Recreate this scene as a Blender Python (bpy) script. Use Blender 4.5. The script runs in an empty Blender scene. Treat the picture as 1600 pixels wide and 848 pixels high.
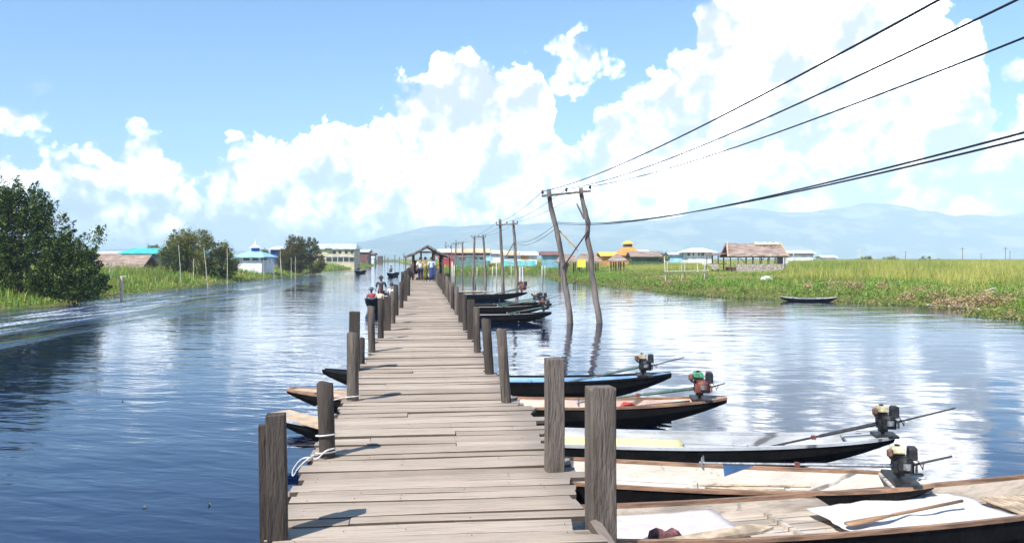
import bpy, bmesh, math, random
import numpy as np
from mathutils import Vector, Matrix, noise as mnoise
R = math.radians
random.seed(7); rng = np.random.default_rng(11)
sc = bpy.context.scene
col = sc.collection
# ------------------------------------------------------------------ camera
EYE = 2.8            # eye above the water; the pier deck is at 1.2
F = 1250.0           # focal length in pixels of the 1600 px wide photograph
HOR = 403.0
cam = bpy.data.cameras.new('camera'); camo = bpy.data.objects.new('camera', cam); col.objects.link(camo)
camo.location = (0, 0, EYE); camo.rotation_euler = (R(90), 0, 0)
cam.sensor_width = 36; cam.lens = 36*F/1600; cam.shift_y = -(424-HOR)/1600
cam.clip_start = 0.05; cam.clip_end = 30000
sc.camera = camo
# ------------------------------------------------------------------ light and exposure
SUN_EL, SUN_AZ = R(50), math.atan2(-0.66, -0.75)      # azimuth measured from +Y towards +X
sunv = Vector((math.sin(SUN_AZ)*math.cos(SUN_EL), math.cos(SUN_AZ)*math.cos(SUN_EL), math.sin(SUN_EL)))
sl = bpy.data.lights.new('sun', 'SUN'); sl.energy = 4.6; sl.angle = R(0.6); sl.color = (1, .965, .9)
so = bpy.data.objects.new('sun', sl); col.objects.link(so)
so.rotation_euler = sunv.to_track_quat('Z', 'Y').to_euler()
vs = sc.view_settings; vs.view_transform = 'Standard'; vs.look = 'None'; vs.gamma = 1; vs.exposure = 0.92
sc.cycles.use_denoising = True
sc.cycles.max_bounces = 8; sc.cycles.volume_bounces = 1; sc.cycles.transparent_max_bounces = 8
sc.cycles.caustics_reflective = False; sc.cycles.caustics_refractive = False
sc.cycles.sample_clamp_indirect = 4

class NT:
    """tiny node-graph writer"""
    def __init__(s, nt): s.t = nt; nt.nodes.clear()
    def n(s, typ, **kw):
        o = s.t.nodes.new(typ)
        for k, v in kw.items(): setattr(o, k, v)
        return o
    def put(s, sock, v):
        if hasattr(v, 'is_linked') or hasattr(v, 'links'): s.t.links.new(v, sock)
        elif v is not None: sock.default_value = v
    def m(s, op, a, b=None, c=None, clamp=False):
        o = s.n('ShaderNodeMath', operation=op); o.use_clamp = clamp
        for i, v in enumerate((a, b, c)):
            if v is not None: s.put(o.inputs[i], v)
        return o.outputs[0]
    def vm(s, op, a, b=None):
        o = s.n('ShaderNodeVectorMath', operation=op); s.put(o.inputs[0], a)
        if b is not None: s.put(o.inputs[3] if op == 'SCALE' else o.inputs[1], b)
        return o.outputs[1] if op in ('LENGTH', 'DOT_PRODUCT', 'DISTANCE') else o.outputs[0]
    def noise(s, vec, scale, detail=3, rough=.5, dist=0):
        o = s.n('ShaderNodeTexNoise'); s.put(o.inputs['Vector'], vec); o.inputs['Scale'].default_value = scale
        o.inputs['Detail'].default_value = detail; o.inputs['Roughness'].default_value = rough; o.inputs['Distortion'].default_value = dist
        return o.outputs['Fac']
    def voro(s, vec, scale, detail=2, rough=.5, feature='F1'):
        o = s.n('ShaderNodeTexVoronoi', feature=feature); s.put(o.inputs['Vector'], vec); o.inputs['Scale'].default_value = scale
        o.inputs['Detail'].default_value = detail; o.inputs['Roughness'].default_value = rough
        return o.outputs['Distance']
    def mr(s, v, a, b, c=0., d=1., smooth=True):
        o = s.n('ShaderNodeMapRange', interpolation_type='SMOOTHSTEP' if smooth else 'LINEAR')
        s.put(o.inputs[0], v)
        for i, x in enumerate((a, b, c, d)): s.put(o.inputs[i+1], x)
        return o.outputs[0]
    def mix(s, f, a, b, blend='MIX'):
        o = s.n('ShaderNodeMix', data_type='RGBA', blend_type=blend)
        s.put(o.inputs[0], f)
        for i, v in ((6, a), (7, b)):
            if isinstance(v, (tuple, list)): v = (*v[:3], 1)
            s.put(o.inputs[i], v)
        return o.outputs[2]
    def ramp(s, f, stops):
        o = s.n('ShaderNodeValToRGB'); s.put(o.inputs[0], f); e = o.color_ramp.elements
        while len(e) < len(stops): e.new(.5)
        for k, (p, c) in enumerate(stops): e[k].position = p; e[k].color = (*c, 1)
        return o.outputs[0]
    def vec(s, x, y, z):
        o = s.n('ShaderNodeCombineXYZ')
        for i, v in enumerate((x, y, z)): s.put(o.inputs[i], v)
        return o.outputs[0]
    def sep(s, v):
        o = s.n('ShaderNodeSeparateXYZ'); s.put(o.inputs[0], v); return o.outputs

# ------------------------------------------------------------------ sky with cumulus
w = bpy.data.worlds.new('World'); sc.world = w; w.use_nodes = True
g = NT(w.node_tree)
d = g.n('ShaderNodeTexCoord').outputs['Generated']
d = g.vm('NORMALIZE', d)
sky = g.n('ShaderNodeTexSky', sky_type='NISHITA'); sky.sun_disc = False
sky.sun_elevation = SUN_EL; sky.sun_rotation = SUN_AZ; sky.altitude = 900; sky.air_density = 1.0; sky.dust_density = 0.3; sky.ozone_density = 1.6
dx, dy, dz = g.sep(d)
DEG = 57.29578
az = g.m('MULTIPLY', g.m('ARCTAN2', dx, dy), DEG)
el = g.m('MULTIPLY', g.m('ARCSINE', dz), DEG)
def ang(px, v):
    a = math.atan((px-800)/F); return math.degrees(a), math.degrees(math.atan((HOR-v)/F*math.cos(a)))
# warp the direction a little, then compare elevation with a curve of cloud-top heights
nz1 = g.noise(d, 9, 4, .55); nz2 = g.noise(g.vm('ADD', d, (5.3, 1.7, 2.2)), 9, 4, .55)
azw = g.m('ADD', az, g.m('MULTIPLY', g.m('SUBTRACT', nz1, .5), 2.0))
wv = g.n('ShaderNodeTexNoise'); g.put(wv.inputs['Vector'], d); wv.inputs['Scale'].default_value = 22; wv.inputs['Detail'].default_value = 3
dw = g.vm('ADD', d, g.vm('SCALE', g.vm('SUBTRACT', wv.outputs['Color'], (.5, .5, .5)), .045))
bl = g.voro(dw, 15, 3, .6)                       # round bulges
bl2 = g.noise(d, 40, 6, .68)
bulge = g.m('ADD', g.m('MULTIPLY', g.m('SUBTRACT', .95, bl), 3.4), g.m('MULTIPLY', g.m('SUBTRACT', bl2, .5), 3.2))
TOP = [(-560, 250), (-300, 210), (-60, 230), (30, 245), (62, 228), (92, 214), (108, 198), (150, 216), (182, 203), (205, 174), (228, 176), (250, 205), (274, 245),
       (292, 268), (322, 268), (345, 240), (372, 222), (410, 196), (450, 206), (486, 196), (500, 168), (535, 158), (570, 166), (606, 164), (632, 132),
       (668, 122), (684, 62), (738, 56), (758, 84), (800, 80), (845, 84), (872, 160), (885, 236), (908, 246), (928, 205), (945, 150), (985, 120), (1038, 108),
       (1060, 64), (1086, 60), (1098, 8), (1130, -40), (1250, -130), (1400, -110), (1475, -20), (1504, 50), (1546, 76), (1551, 140), (1557, 164), (1570, 156),
       (1590, 130), (1640, 120), (1800, 60), (2100, 80)]
A0, A1 = -45., 45.
fc = g.n('ShaderNodeFloatCurve'); cm = fc.mapping; c0 = cm.curves[0]
pts = []
for px, v in TOP:
    a, e = ang(px, v); x = (a-A0)/(A1-A0)
    if 0 <= x <= 1: pts.append((x, e/30))
cm.use_clip = False
c0.points[0].location = (0, pts[0][1]); c0.points[1].location = (1, pts[-1][1])
for p in pts:
    q = c0.points.new(*p)
for p in c0.points: p.handle_type = 'VECTOR'
cm.update()
g.put(fc.inputs['Value'], g.m('DIVIDE', g.m('SUBTRACT', azw, A0), A1-A0, clamp=True))
top = g.m('MULTIPLY', fc.outputs[0], 30)
dens = g.m('ADD', g.m('SUBTRACT', top, el), bulge)
def blob(px, v, rx, ry, amp=1.0):
    a, e = ang(px, v); rx = rx/F*DEG; ry = ry/F*DEG
    u = g.m('DIVIDE', g.m('SUBTRACT', azw, a), rx); q = g.m('DIVIDE', g.m('SUBTRACT', el, e), ry)
    r = g.m('SQRT', g.m('ADD', g.m('MULTIPLY', u, u), g.m('MULTIPLY', q, q)))
    return g.m('ADD', g.m('MULTIPLY', g.m('SUBTRACT', 1, r), 2.2*amp), g.m('MULTIPLY', g.m('SUBTRACT', bulge, 1.0), .55*amp))
for b in ((912, 100, 100, 50), (1598, 112, 30, 26), (22, 188, 58, 30), (62, 134, 30, 20, .55), (-150, 120, 90, 40), (1900, -200, 220, 90), (800, -700, 200, 60)):
    dens = g.m('MAXIMUM', dens, blob(*b))
mask = g.mr(dens, -.30, .85)
# light and shade of the clouds: soft bulges lit from the sun's side
off = g.vm('ADD', d, (-.02, -.004, .03))
blg = g.noise(d, 7, 5, .6); blgo = g.noise(off, 7, 5, .6)
offw = g.vm('ADD', dw, (-.010, -.002, .014))
blo = g.voro(offw, 15, 2, .6)
sh = g.m('ADD', g.m('MULTIPLY', g.m('SUBTRACT', blo, bl), .55), g.m('MULTIPLY', g.m('SUBTRACT', blg, blgo), 2.2))
base = g.mr(g.m('ADD', el, g.m('MULTIPLY', g.m('SUBTRACT', blg, .5), 5.)), .6, 3.8)     # flat grey bases, bright heads
patch = g.mr(g.noise(g.vm('ADD', d, (3, 1, 7)), 7, 5, .55), .44, .72)
br = g.m('SUBTRACT', g.m('ADD', .74, sh), g.m('MULTIPLY', patch, .40))
k = g.m('POWER', g.mr(br, .22, 1.02, 0., 1., smooth=True), 2.1)
lit = g.mix(k, (.45, .465, .51), (4.7, 4.65, 4.55))
ccol = g.mix(base, (.42, .48, .57), lit)
CLOUD = 1.0
skyc = g.vm('SCALE', sky.outputs[0], 0.10)
skyc = g.mix(1.0, skyc, (.50, .84, 1.10), 'MULTIPLY')
haz = g.mr(el, -1., 7., 1., 0.)
skyc = g.mix(g.m('MULTIPLY', haz, .75), skyc, (.52, .64, .84))
fin = g.mix(mask, skyc, g.vm('SCALE', ccol, CLOUD))
low = g.mr(el, .3, 3.2, .7, 0.)
fin = g.mix(low, fin, (.42, .54, .68))
bg = g.n('ShaderNodeBackground'); g.put(bg.inputs[0], fin); bg.inputs[1].default_value = 1.0
g.t.links.new(bg.outputs[0], g.n('ShaderNodeOutputWorld').inputs[0])
w.cycles.sampling_method = 'MANUAL'; w.cycles.sample_map_resolution = 512

# ------------------------------------------------------------------ helpers
def W(px, v, z=0.):
    """photo pixel on the horizontal plane z -> (X, Y)"""
    Y = F*(EYE-z)/(v-HOR); return ((px-800)/F*Y, Y)
def PX(px, Y): return (px-800)/F*Y
def ZV(v, Y): return EYE-(v-HOR)*Y/F

def tag(o, label=None, cat=None, group=None, kind=None):
    if label: o['label'] = label
    if cat: o['category'] = cat
    if group: o['group'] = group
    if kind: o['kind'] = kind
    return o
def empty(name, loc=(0, 0, 0), rz=0, label=None, cat=None, group=None):
    o = bpy.data.objects.new(name, None); col.objects.link(o); o.location = loc; o.rotation_euler = (0, 0, rz)
    o.empty_display_size = .2
    return tag(o, label, cat, group)
def link_mesh(name, verts, faces, m=None, parent=None, smooth=False, loc=None):
    me = bpy.data.meshes.new(name); me.from_pydata([tuple(v) for v in verts], [], faces); me.update()
    if smooth: me.polygons.foreach_set('use_smooth', [True]*len(me.polygons))
    if m: me.materials.append(m)
    o = bpy.data.objects.new(name, me); col.objects.link(o)
    if parent: o.parent = parent
    if loc: o.location = loc
    return o
class MB:
    def __init__(s): s.v = []; s.f = []
    def add(s, vs, fs):
        b = len(s.v); s.v += [tuple(x) for x in vs]; s.f += [tuple(b+i for i in f) for f in fs]; return s
    def box(s, c, sz, rot=None, taper=1.):
        hx, hy, hz = sz[0]/2, sz[1]/2, sz[2]/2
        vs = [Vector((x*hx*(taper if z > 0 else 1), y*hy*(taper if z > 0 else 1), z*hz)) for x in (-1, 1) for y in (-1, 1) for z in (-1, 1)]
        if rot is not None: vs = [rot @ v for v in vs]
        vs = [v+Vector(c) for v in vs]
        return s.add(vs, [(0, 1, 3, 2), (4, 6, 7, 5), (0, 4, 5, 1), (2, 3, 7, 6), (0, 2, 6, 4), (1, 5, 7, 3)])
    def bar(s, a, b, wd, th=None, up=(0, 0, 1)):
        a, b = Vector(a), Vector(b); th = th or wd; z = (b-a).normalized(); x = z.cross(Vector(up))
        if x.length < 1e-4: x = z.cross(Vector((0, 1, 0)))
        x.normalize(); y = z.cross(x)
        vs = [p+x*(i*wd/2)+y*(j*th/2) for p in (a, b) for i, j in ((-1, -1), (1, -1), (1, 1), (-1, 1))]
        return s.add(vs, [(3, 2, 1, 0), (4, 5, 6, 7), (0, 1, 5, 4), (1, 2, 6, 5), (2, 3, 7, 6), (3, 0, 4, 7)])
    def tube(s, pts, rad, n=8, cap=True, rough=0., flat=None):
        pts = [Vector(p) for p in pts]; N_ = len(pts)
        if not hasattr(rad, '__len__'): rad = [rad]*N_
        vs = []; ref = None
        for i, p in enumerate(pts):
            t = (pts[min(i+1, N_-1)]-pts[max(i-1, 0)]).normalized()
            if ref is None: ref = Vector((1, 0, 0)) if abs(t.x) < .8 else Vector((0, 1, 0))
            x = (ref-t*ref.dot(t)).normalized(); y = t.cross(x); ref = x
            for k in range(n):
                a = 2*math.pi*k/n; r = rad[i]*(1+rough*(random.random()-.5))
                vs.append(p+x*math.cos(a)*r+y*math.sin(a)*r*(flat or 1))
        fs = [(i*n+k, i*n+(k+1) % n, (i+1)*n+(k+1) % n, (i+1)*n+k) for i in range(N_-1) for k in range(n)]
        if cap: fs += [tuple(range(n-1, -1, -1)), tuple((N_-1)*n+k for k in range(n))]
        return s.add(vs, fs)
    def lathe(s, prof, c=(0, 0, 0), n=12):
        c = Vector(c); vs = [c+Vector((r*math.cos(2*math.pi*k/n), r*math.sin(2*math.pi*k/n), z)) for r, z in prof for k in range(n)]
        fs = [(i*n+k, i*n+(k+1) % n, (i+1)*n+(k+1) % n, (i+1)*n+k) for i in range(len(prof)-1) for k in range(n)]
        fs += [tuple(range(n-1, -1, -1)), tuple((len(prof)-1)*n+k for k in range(n))]
        return s.add(vs, fs)
    def build(s, name, m, parent=None, smooth=False, bevel=0):
        o = link_mesh(name, s.v, s.f, m, parent, smooth)
        if bevel:
            b = o.modifiers.new('bevel', 'BEVEL'); b.width = bevel; b.segments = 2; b.limit_method = 'ANGLE'
        return o

MATS = {}
def mat(name, c, rough=.8, var=.25, scale=3., bump=0., isl=.15, c2=None, stretch=(1, 1, 1), metal=0., spec=.5, streak=0., seam=0., crack=0.):
    if name in MATS: return MATS[name]
    m = bpy.data.materials.new(name); m.use_nodes = True; t = NT(m.node_tree)
    out = t.n('ShaderNodeOutputMaterial'); p = t.n('ShaderNodeBsdfPrincipled'); t.t.links.new(p.outputs[0], out.inputs[0])
    co = t.n('ShaderNodeTexCoord').outputs['Object']
    mp = t.vm('MULTIPLY', co, stretch)
    n1 = t.noise(mp, scale, 5, .6); n2 = t.noise(mp, scale*6, 3, .6)
    c2 = c2 or tuple(x*(1-var*1.6) for x in c)
    base = t.mix(t.mr(n1, .35, .65), tuple(min(x*(1+var*.5), .95) for x in c), c2)
    if streak:
        n3 = t.noise(t.vm('MULTIPLY', co, (stretch[0]*1.3, stretch[1]*9, stretch[2]*1.3)), scale*3, 4, .7)
        base = t.mix(t.m('MULTIPLY', t.mr(n3, .5, .75), streak), base, tuple(x*.35 for x in c))
    if seam:
        sx_, sy_, sz_ = t.sep(co); wob = t.m('MULTIPLY', t.m('SUBTRACT', t.noise(co, 1.5, 3), .5), .06)
        fr = t.m('FRACT', t.m('ADD', t.m('DIVIDE', t.m('ADD', sy_, wob), seam), 50.5)); ln = t.m('MULTIPLY', t.mr(t.m('ABSOLUTE', t.m('SUBTRACT', fr, .5)), .03, .07, 1., 0.), t.mr(t.noise(co, 5, 3), .35, .5, .35, 1.))
        base = t.mix(ln, base, tuple(x*.22 for x in c))
        base = t.mix(t.m('MULTIPLY', t.mr(t.noise(t.vm('ADD', co, (4, 2, 1)), 7, 5, .75), .60, .68), .7), base, tuple(x*.4 for x in c))
    if crack:
        n4 = t.noise(t.vm('MULTIPLY', co, (13, 13, .45)), 2.2, 4, .6)
        base = t.mix(t.m('MULTIPLY', t.mr(n4, .58, .64), crack), base, tuple(x*.2 for x in c))
        n5 = t.noise(t.vm('ADD', co, (7, 3, 5)), 2.4, 5, .7); base = t.mix(t.m('MULTIPLY', t.mr(n5, .52, .68), .45), base, tuple(min(1, x*1.7) for x in c))
    ri = t.n('ShaderNodeNewGeometry').outputs['Random Per Island']
    k = t.m('ADD', 1-isl, t.m('ADD', t.m('MULTIPLY', ri, 2*isl), t.m('MULTIPLY', t.m('SUBTRACT', n2, .5), var)))
    base = t.vm('SCALE', base, k)
    t.put(p.inputs['Base Color'], base)
    p.inputs['Metallic'].default_value = metal; p.inputs['Specular IOR Level'].default_value = spec
    t.put(p.inputs['Roughness'], t.m('ADD', rough, t.m('MULTIPLY', t.m('SUBTRACT', n2, .5), .15), clamp=True))
    if bump:
        b = t.n('ShaderNodeBump'); b.inputs['Strength'].default_value = min(1, bump); b.inputs['Distance'].default_value = .02
        t.put(b.inputs['Height'], n2); t.t.links.new(b.outputs[0], p.inputs['Normal'])
    MATS[name] = m; return m

# ------------------------------------------------------------------ shorelines
right_px = [(1600, 497), (1541, 494), (1532, 484), (1438, 476), (1352, 473.5), (1285, 467.5), (1215, 466), (1136, 464), (1102, 460), (1057, 456.5), (990, 450),
            (950, 446), (900, 441.5), (880, 438.5), (862, 433), (850, 428.5), (780, 427), (712, 428), (688, 432), (670, 424), (645, 417), (628, 412), (612, 408.6)]
left_px = [(0, 483), (85, 479), (141, 469), (198, 460), (238, 455.5), (283, 451), (340, 443.5), (400, 438), (449, 432), (492, 426.5), (506, 423), (540, 421), (581, 416.7), (598, 411.5), (604, 408.6)]
RP = [(1500, -900), (300, -120), (90, 5), (48, 24)] + [W(*p) for p in right_px] + [(-105, 800), (-60, 1600), (20000, 1600), (20000, -900)]
LP = [(-1500, -900), (-300, -60), (-80, 25), (-45, 38)] + [W(*p) for p in left_px] + [(-112, 800), (-60, 1600), (-20000, 1600), (-20000, -900)]
def inside(P, X, Y):
    c = np.zeros(X.shape, bool); n = len(P)
    for i in range(n):
        x1, y1 = P[i]; x2, y2 = P[(i+1) % n]
        cond = ((y1 > Y) != (y2 > Y))
        with np.errstate(divide='ignore', invalid='ignore'):
            xi = (x2-x1)*(Y-y1)/((y2-y1) if y2 != y1 else 1e-9)+x1
        c ^= cond & (X < xi)
    return c
def edist(P, X, Y):
    best = np.full(X.shape, 1e9)
    for i in range(len(P)-1):
        x1, y1 = P[i]; x2, y2 = P[i+1]; ex, ey = x2-x1, y2-y1
        t = np.clip(((X-x1)*ex+(Y-y1)*ey)/(ex*ex+ey*ey), 0, 1)
        best = np.minimum(best, np.hypot(X-x1-t*ex, Y-y1-t*ey))
    return best
def sdf(X, Y):
    a = edist(RP[:-2], X, Y); b = edist(LP[:-2], X, Y)
    sa = np.where(inside(RP, X, Y), a, -a); sb = np.where(inside(LP, X, Y), b, -b)
    return np.maximum(sa, sb)
def rough2(X, Y, s, seed=0):
    return (np.sin(X*s+seed)*np.cos(Y*s*1.3+seed*2)+np.sin(X*s*2.3+Y*s*1.7+seed)*.6+np.cos(X*s*.6-Y*s*2.9+seed*3)*.5)/2.1
def hgt(X, Y):
    X = np.asarray(X, float); Y = np.asarray(Y, float)
    s = sdf(X, Y)+rough2(X, Y, .9)*.35
    return np.where(s > 0, np.minimum(s*.12, .5)+rough2(X, Y, .35)*.05*np.clip(s/5, 0, 1), np.maximum(s*.3, -1.2))
def hz(x, y): return float(hgt(np.array([x]), np.array([y]))[0])

gx = np.unique(np.concatenate([np.arange(-75, 75, 1.0), np.geomspace(75, 7000, 44), -np.geomspace(75, 7000, 44)]))
gy = np.unique(np.concatenate([np.arange(22, 190, 1.0), np.geomspace(190, 6900, 48), np.linspace(-900, 21, 34)]))
GX, GY = np.meshgrid(gx, gy); GZ = hgt(GX, GY)
nx, ny = len(gx), len(gy)
vv = np.stack([GX.ravel(), GY.ravel(), GZ.ravel()], 1)
idx = np.arange(nx*ny).reshape(ny, nx)
ff = np.stack([idx[:-1, :-1].ravel(), idx[:-1, 1:].ravel(), idx[1:, 1:].ravel(), idx[1:, :-1].ravel()], 1)
def np_mesh(name, V, Fc, m, smooth=False, parent=None, attr=None):
    me = bpy.data.meshes.new(name); k = Fc.shape[1]
    me.vertices.add(len(V)); me.vertices.foreach_set('co', V.astype(np.float32).ravel())
    me.loops.add(Fc.size); me.loops.foreach_set('vertex_index', Fc.astype(np.int32).ravel())
    me.polygons.add(len(Fc)); me.polygons.foreach_set('loop_start', (np.arange(len(Fc))*k).astype(np.int32))
    me.update(calc_edges=True)
    if smooth: me.polygons.foreach_set('use_smooth', np.ones(len(Fc), bool))
    if attr is not None:
        a = me.attributes.new('tint', 'FLOAT', 'POINT'); a.data.foreach_set('value', attr.astype(np.float32))
    if m: me.materials.append(m)
    o = bpy.data.objects.new(name, me); col.objects.link(o)
    if parent: o.parent = parent
    return o
mg = bpy.data.materials.new('marsh_soil'); mg.use_nodes = True; t = NT(mg.node_tree)
p = t.n('ShaderNodeBsdfPrincipled'); t.t.links.new(p.outputs[0], t.n('ShaderNodeOutputMaterial').inputs[0])
co = t.n('ShaderNodeNewGeometry').outputs['Position']
c = t.mix(t.mr(t.noise(co, .35, 5, .6), .4, .6), (.13, .15, .04), (.07, .12, .025))
c = t.mix(t.mr(t.noise(co, 1.7, 4, .6), .52, .66), c, (.17, .11, .055))
t.put(p.inputs['Base Color'], c); p.inputs['Roughness'].default_value = .95; p.inputs['Specular IOR Level'].default_value = .1
ground = np_mesh('ground', vv, ff, mg, True); tag(ground, kind='structure')

# ------------------------------------------------------------------ water
mw = bpy.data.materials.new('lake_water'); mw.use_nodes = True; t = NT(mw.node_tree)
p = t.n('ShaderNodeBsdfPrincipled'); t.t.links.new(p.outputs[0], t.n('ShaderNodeOutputMaterial').inputs[0])
co = t.n('ShaderNodeNewGeometry').outputs['Position']
x, y, z = t.sep(co)
wd = t.m('ABSOLUTE', t.m('ADD', t.m('ADD', x, 21.5), t.m('MULTIPLY', t.m('SUBTRACT', y, 33), .11)))
wd = t.m('ADD', wd, t.m('MULTIPLY', t.m('SUBTRACT', t.noise(co, .11, 3), .5), 5))
wake = t.m('MULTIPLY', t.mr(wd, 3.2, 6.5, 1., 0.), t.mr(y, 95., 200., 1., .0))
wave = t.vm('MULTIPLY', co, (.55, 1.25, 1))
rot = t.n('ShaderNodeVectorRotate', rotation_type='Z_AXIS'); t.put(rot.inputs['Vector'], co); rot.inputs['Angle'].default_value = R(18)
wave2 = t.vm('MULTIPLY', rot.outputs[0], (.5, 1.3, 1))
n1 = t.noise(wave, .55, 2, .5, .2)
n2 = t.noise(wave2, 1.9, 2, .5, .4)
n3 = t.noise(wave, 5.2, 3, .55, .3)
calm = t.mr(t.noise(co, .06, 3), .35, .65, .55, 1.15)
chop = t.m('MULTIPLY', t.noise(t.vm('MULTIPLY', co, (.8, .5, 1)), 2.0, 4, .65), t.mr(t.noise(t.vm('MULTIPLY', co, (.75, .05, 1)), 1.0, 3, .6), .42, .60, .12, 1.15))
side = t.m('ADD', x, t.m('MULTIPLY', y, .1136))
lee = t.mr(side, -1.5, 2.0, 1., .42)            # the pier shelters the water on its right
near = t.mr(y, 14., 30., .55, 1.)
nearr = t.m('MAXIMUM', near, t.mr(side, -1.5, 1., 1., 0.))
h = t.m('ADD', t.m('MULTIPLY', n1, .045), t.m('MULTIPLY', t.m('MULTIPLY', lee, nearr), t.m('ADD', t.m('MULTIPLY', n2, .022), t.m('MULTIPLY', n3, .0052))))
h = t.m('MULTIPLY', h, calm)
h = t.m('ADD', h, t.m('MULTIPLY', t.m('MULTIPLY', chop, wake), .20))
b = t.n('ShaderNodeBump'); b.inputs['Strength'].default_value = 1.0; b.inputs['Distance'].default_value = 1.0
t.put(b.inputs['Height'], h); t.t.links.new(b.outputs[0], p.inputs['Normal'])
bc = t.mix(t.mr(t.noise(co, .25, 3), .4, .6), (.0008, .0075, .034), (.001, .009, .040))
strk = t.mr(t.noise(t.vm('MULTIPLY', co, (.75, .05, 1)), 1.0, 3, .6), .42, .60, .0, 1.)
bc = t.mix(t.m('MULTIPLY', wake, strk), bc, (.014, .05, .15))
foam = t.m('MULTIPLY', wake, t.m('MULTIPLY', t.mr(t.noise(t.vm('MULTIPLY', co, (1, .10, 1)), 1.6, 5, .7), .46, .60), t.mr(t.noise(co, 7, 4, .7), .38, .56)))
foam = t.m('MULTIPLY', foam, t.mr(y, 36., 95., .95, 0.))
foam = t.m('MULTIPLY', foam, t.mr(wd, 1.2, 3.6, 1., .2))
t.put(p.inputs['Base Color'], t.mix(foam, bc, (.65, .7, .75)))
t.put(p.inputs['Roughness'], t.m('ADD', .035, t.m('MULTIPLY', foam, .5))); p.inputs['IOR'].default_value = 1.55
water = link_mesh('water', [(-1500, -880, 0), (1500, -880, 0), (1500, 1580, 0), (-1500, 1580, 0)], [(0, 1, 2, 3)], mw); tag(water, kind='structure')

# ------------------------------------------------------------------ mountains
def ridge(name, y0, prof, c, depth=900, seed=1):
    xs = np.linspace(prof[0][0], prof[-1][0], 260); n = 26
    hh = np.interp(xs, [q[0] for q in prof], [q[1] for q in prof])
    V = []; 
    for j in range(n):
        f = j/(n-1); s = math.sin(f*math.pi/2)**1.1
        for i, X in enumerate(xs):
            k = mnoise.fractal(Vector((X/700., f*3.2, seed)), 1.0, 2.1, 6)
            sp = abs(mnoise.noise(Vector((X/420., seed*3.1+f*.8, .5))))
            V.append((X, y0+f*depth, max(0, hh[i]*s*(1+.20*k*(f > 0)-.28*sp*(1-f*.4)) if f > 0 else 0)))
    V = np.array(V); L = len(xs); ii = np.arange(L*n).reshape(n, L)
    Fq = np.stack([ii[:-1, :-1].ravel(), ii[:-1, 1:].ravel(), ii[1:, 1:].ravel(), ii[1:, :-1].ravel()], 1)
    mm = bpy.data.materials.new(name); mm.use_nodes = True; t = NT(mm.node_tree)
    p = t.n('ShaderNodeBsdfPrincipled'); t.t.links.new(p.outputs[0], t.n('ShaderNodeOutputMaterial').inputs[0])
    co = t.n('ShaderNodeNewGeometry').outputs['Position']
    q = t.mix(t.mr(t.noise(co, .005, 6, .65), .46, .6), c, (.22, .22, .10))
    t.put(p.inputs['Base Color'], q); p.inputs['Roughness'].default_value = 1; p.inputs['Specular IOR Level'].default_value = 0
    o = np_mesh(name, V, Fq, mm, True); tag(o, kind='structure'); return o
D1 = 5200
def mz(v, D): return (HOR-v)*D/F+EYE
prof = [(PX(px, D1), mz(v, D1)) for px, v in ((-900, 385), (-300, 380), (100, 388), (420, 392), (560, 380), (660, 352), (760, 350), (860, 345), (950, 348), (1050, 336), (1150, 322), (1300, 326), (1420, 318), (1600, 330), (1900, 322), (2300, 340), (2900, 360))]
ridge('hills', D1-1000, prof, (.05, .085, .045), 1300, 1)
# ------------------------------------------------------------------ air
HD = 0.00029
hb = MB(); hb.box((300, 3000, 276), (15000, 8000, 556)); hm = bpy.data.materials.new('air'); hm.use_nodes = True; t = NT(hm.node_tree)
pv = t.n('ShaderNodeVolumePrincipled'); pv.inputs['Color'].default_value = (.62, .79, .97, 1); pv.inputs['Density'].default_value = HD; pv.inputs['Anisotropy'].default_value = -.3
t.t.links.new(pv.outputs[0], t.n('ShaderNodeOutputMaterial').inputs['Volume'])
haze = hb.build('haze', hm); tag(haze, kind='stuff')
# ------------------------------------------------------------------ vegetation on the banks
def plant_mat(name, stops, patch=None, pscale=.12, rough=.6):
    m = bpy.data.materials.new(name); m.use_nodes = True; t = NT(m.node_tree)
    out = t.n('ShaderNodeOutputMaterial')
    ri = t.n('ShaderNodeNewGeometry').outputs['Random Per Island']; co = t.n('ShaderNodeNewGeometry').outputs['Position']
    c = t.ramp(ri, stops)
    if patch:
        c = t.mix(t.mr(t.noise(co, pscale, 4, .6), .50, .62), c, t.ramp(ri, patch))
    p = t.n('ShaderNodeBsdfPrincipled'); t.put(p.inputs['Base Color'], c); p.inputs['Roughness'].default_value = rough; p.inputs['Specular IOR Level'].default_value = .25
    tr = t.n('ShaderNodeBsdfTranslucent'); t.put(tr.inputs['Color'], c)
    mx = t.n('ShaderNodeMixShader'); mx.inputs[0].default_value = .32
    t.t.links.new(p.outputs[0], mx.inputs[1]); t.t.links.new(tr.outputs[0], mx.inputs[2]); t.t.links.new(mx.outputs[0], out.inputs[0])
    return m
M_reed = plant_mat('reed_leaf', [(0, (.30, .34, .05)), (.45, (.46, .46, .09)), (.8, (.60, .52, .20)), (1, (.22, .32, .05))],
                   [(0, (.12, .22, .03)), (.5, (.17, .28, .05)), (1, (.26, .30, .07))], .09)
M_grass = plant_mat('marsh_grass_leaf', [(0, (.11, .24, .03)), (.5, (.19, .34, .045)), (1, (.30, .40, .07))],
                    [(0, (.24, .28, .06)), (.5, (.32, .30, .09)), (1, (.13, .22, .05))], .16)
M_hya = plant_mat('floating_plant_leaf', [(0, (.12, .19, .03)), (.5, (.22, .28, .05)), (1, (.32, .32, .08))],
                  [(0, (.28, .17, .08)), (.5, (.38, .25, .12)), (1, (.20, .22, .05))], .3)
M_dry = plant_mat('dry_plant_leaf', [(0, (.34, .21, .11)), (.5, (.48, .34, .18)), (1, (.58, .46, .26))], None)

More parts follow.
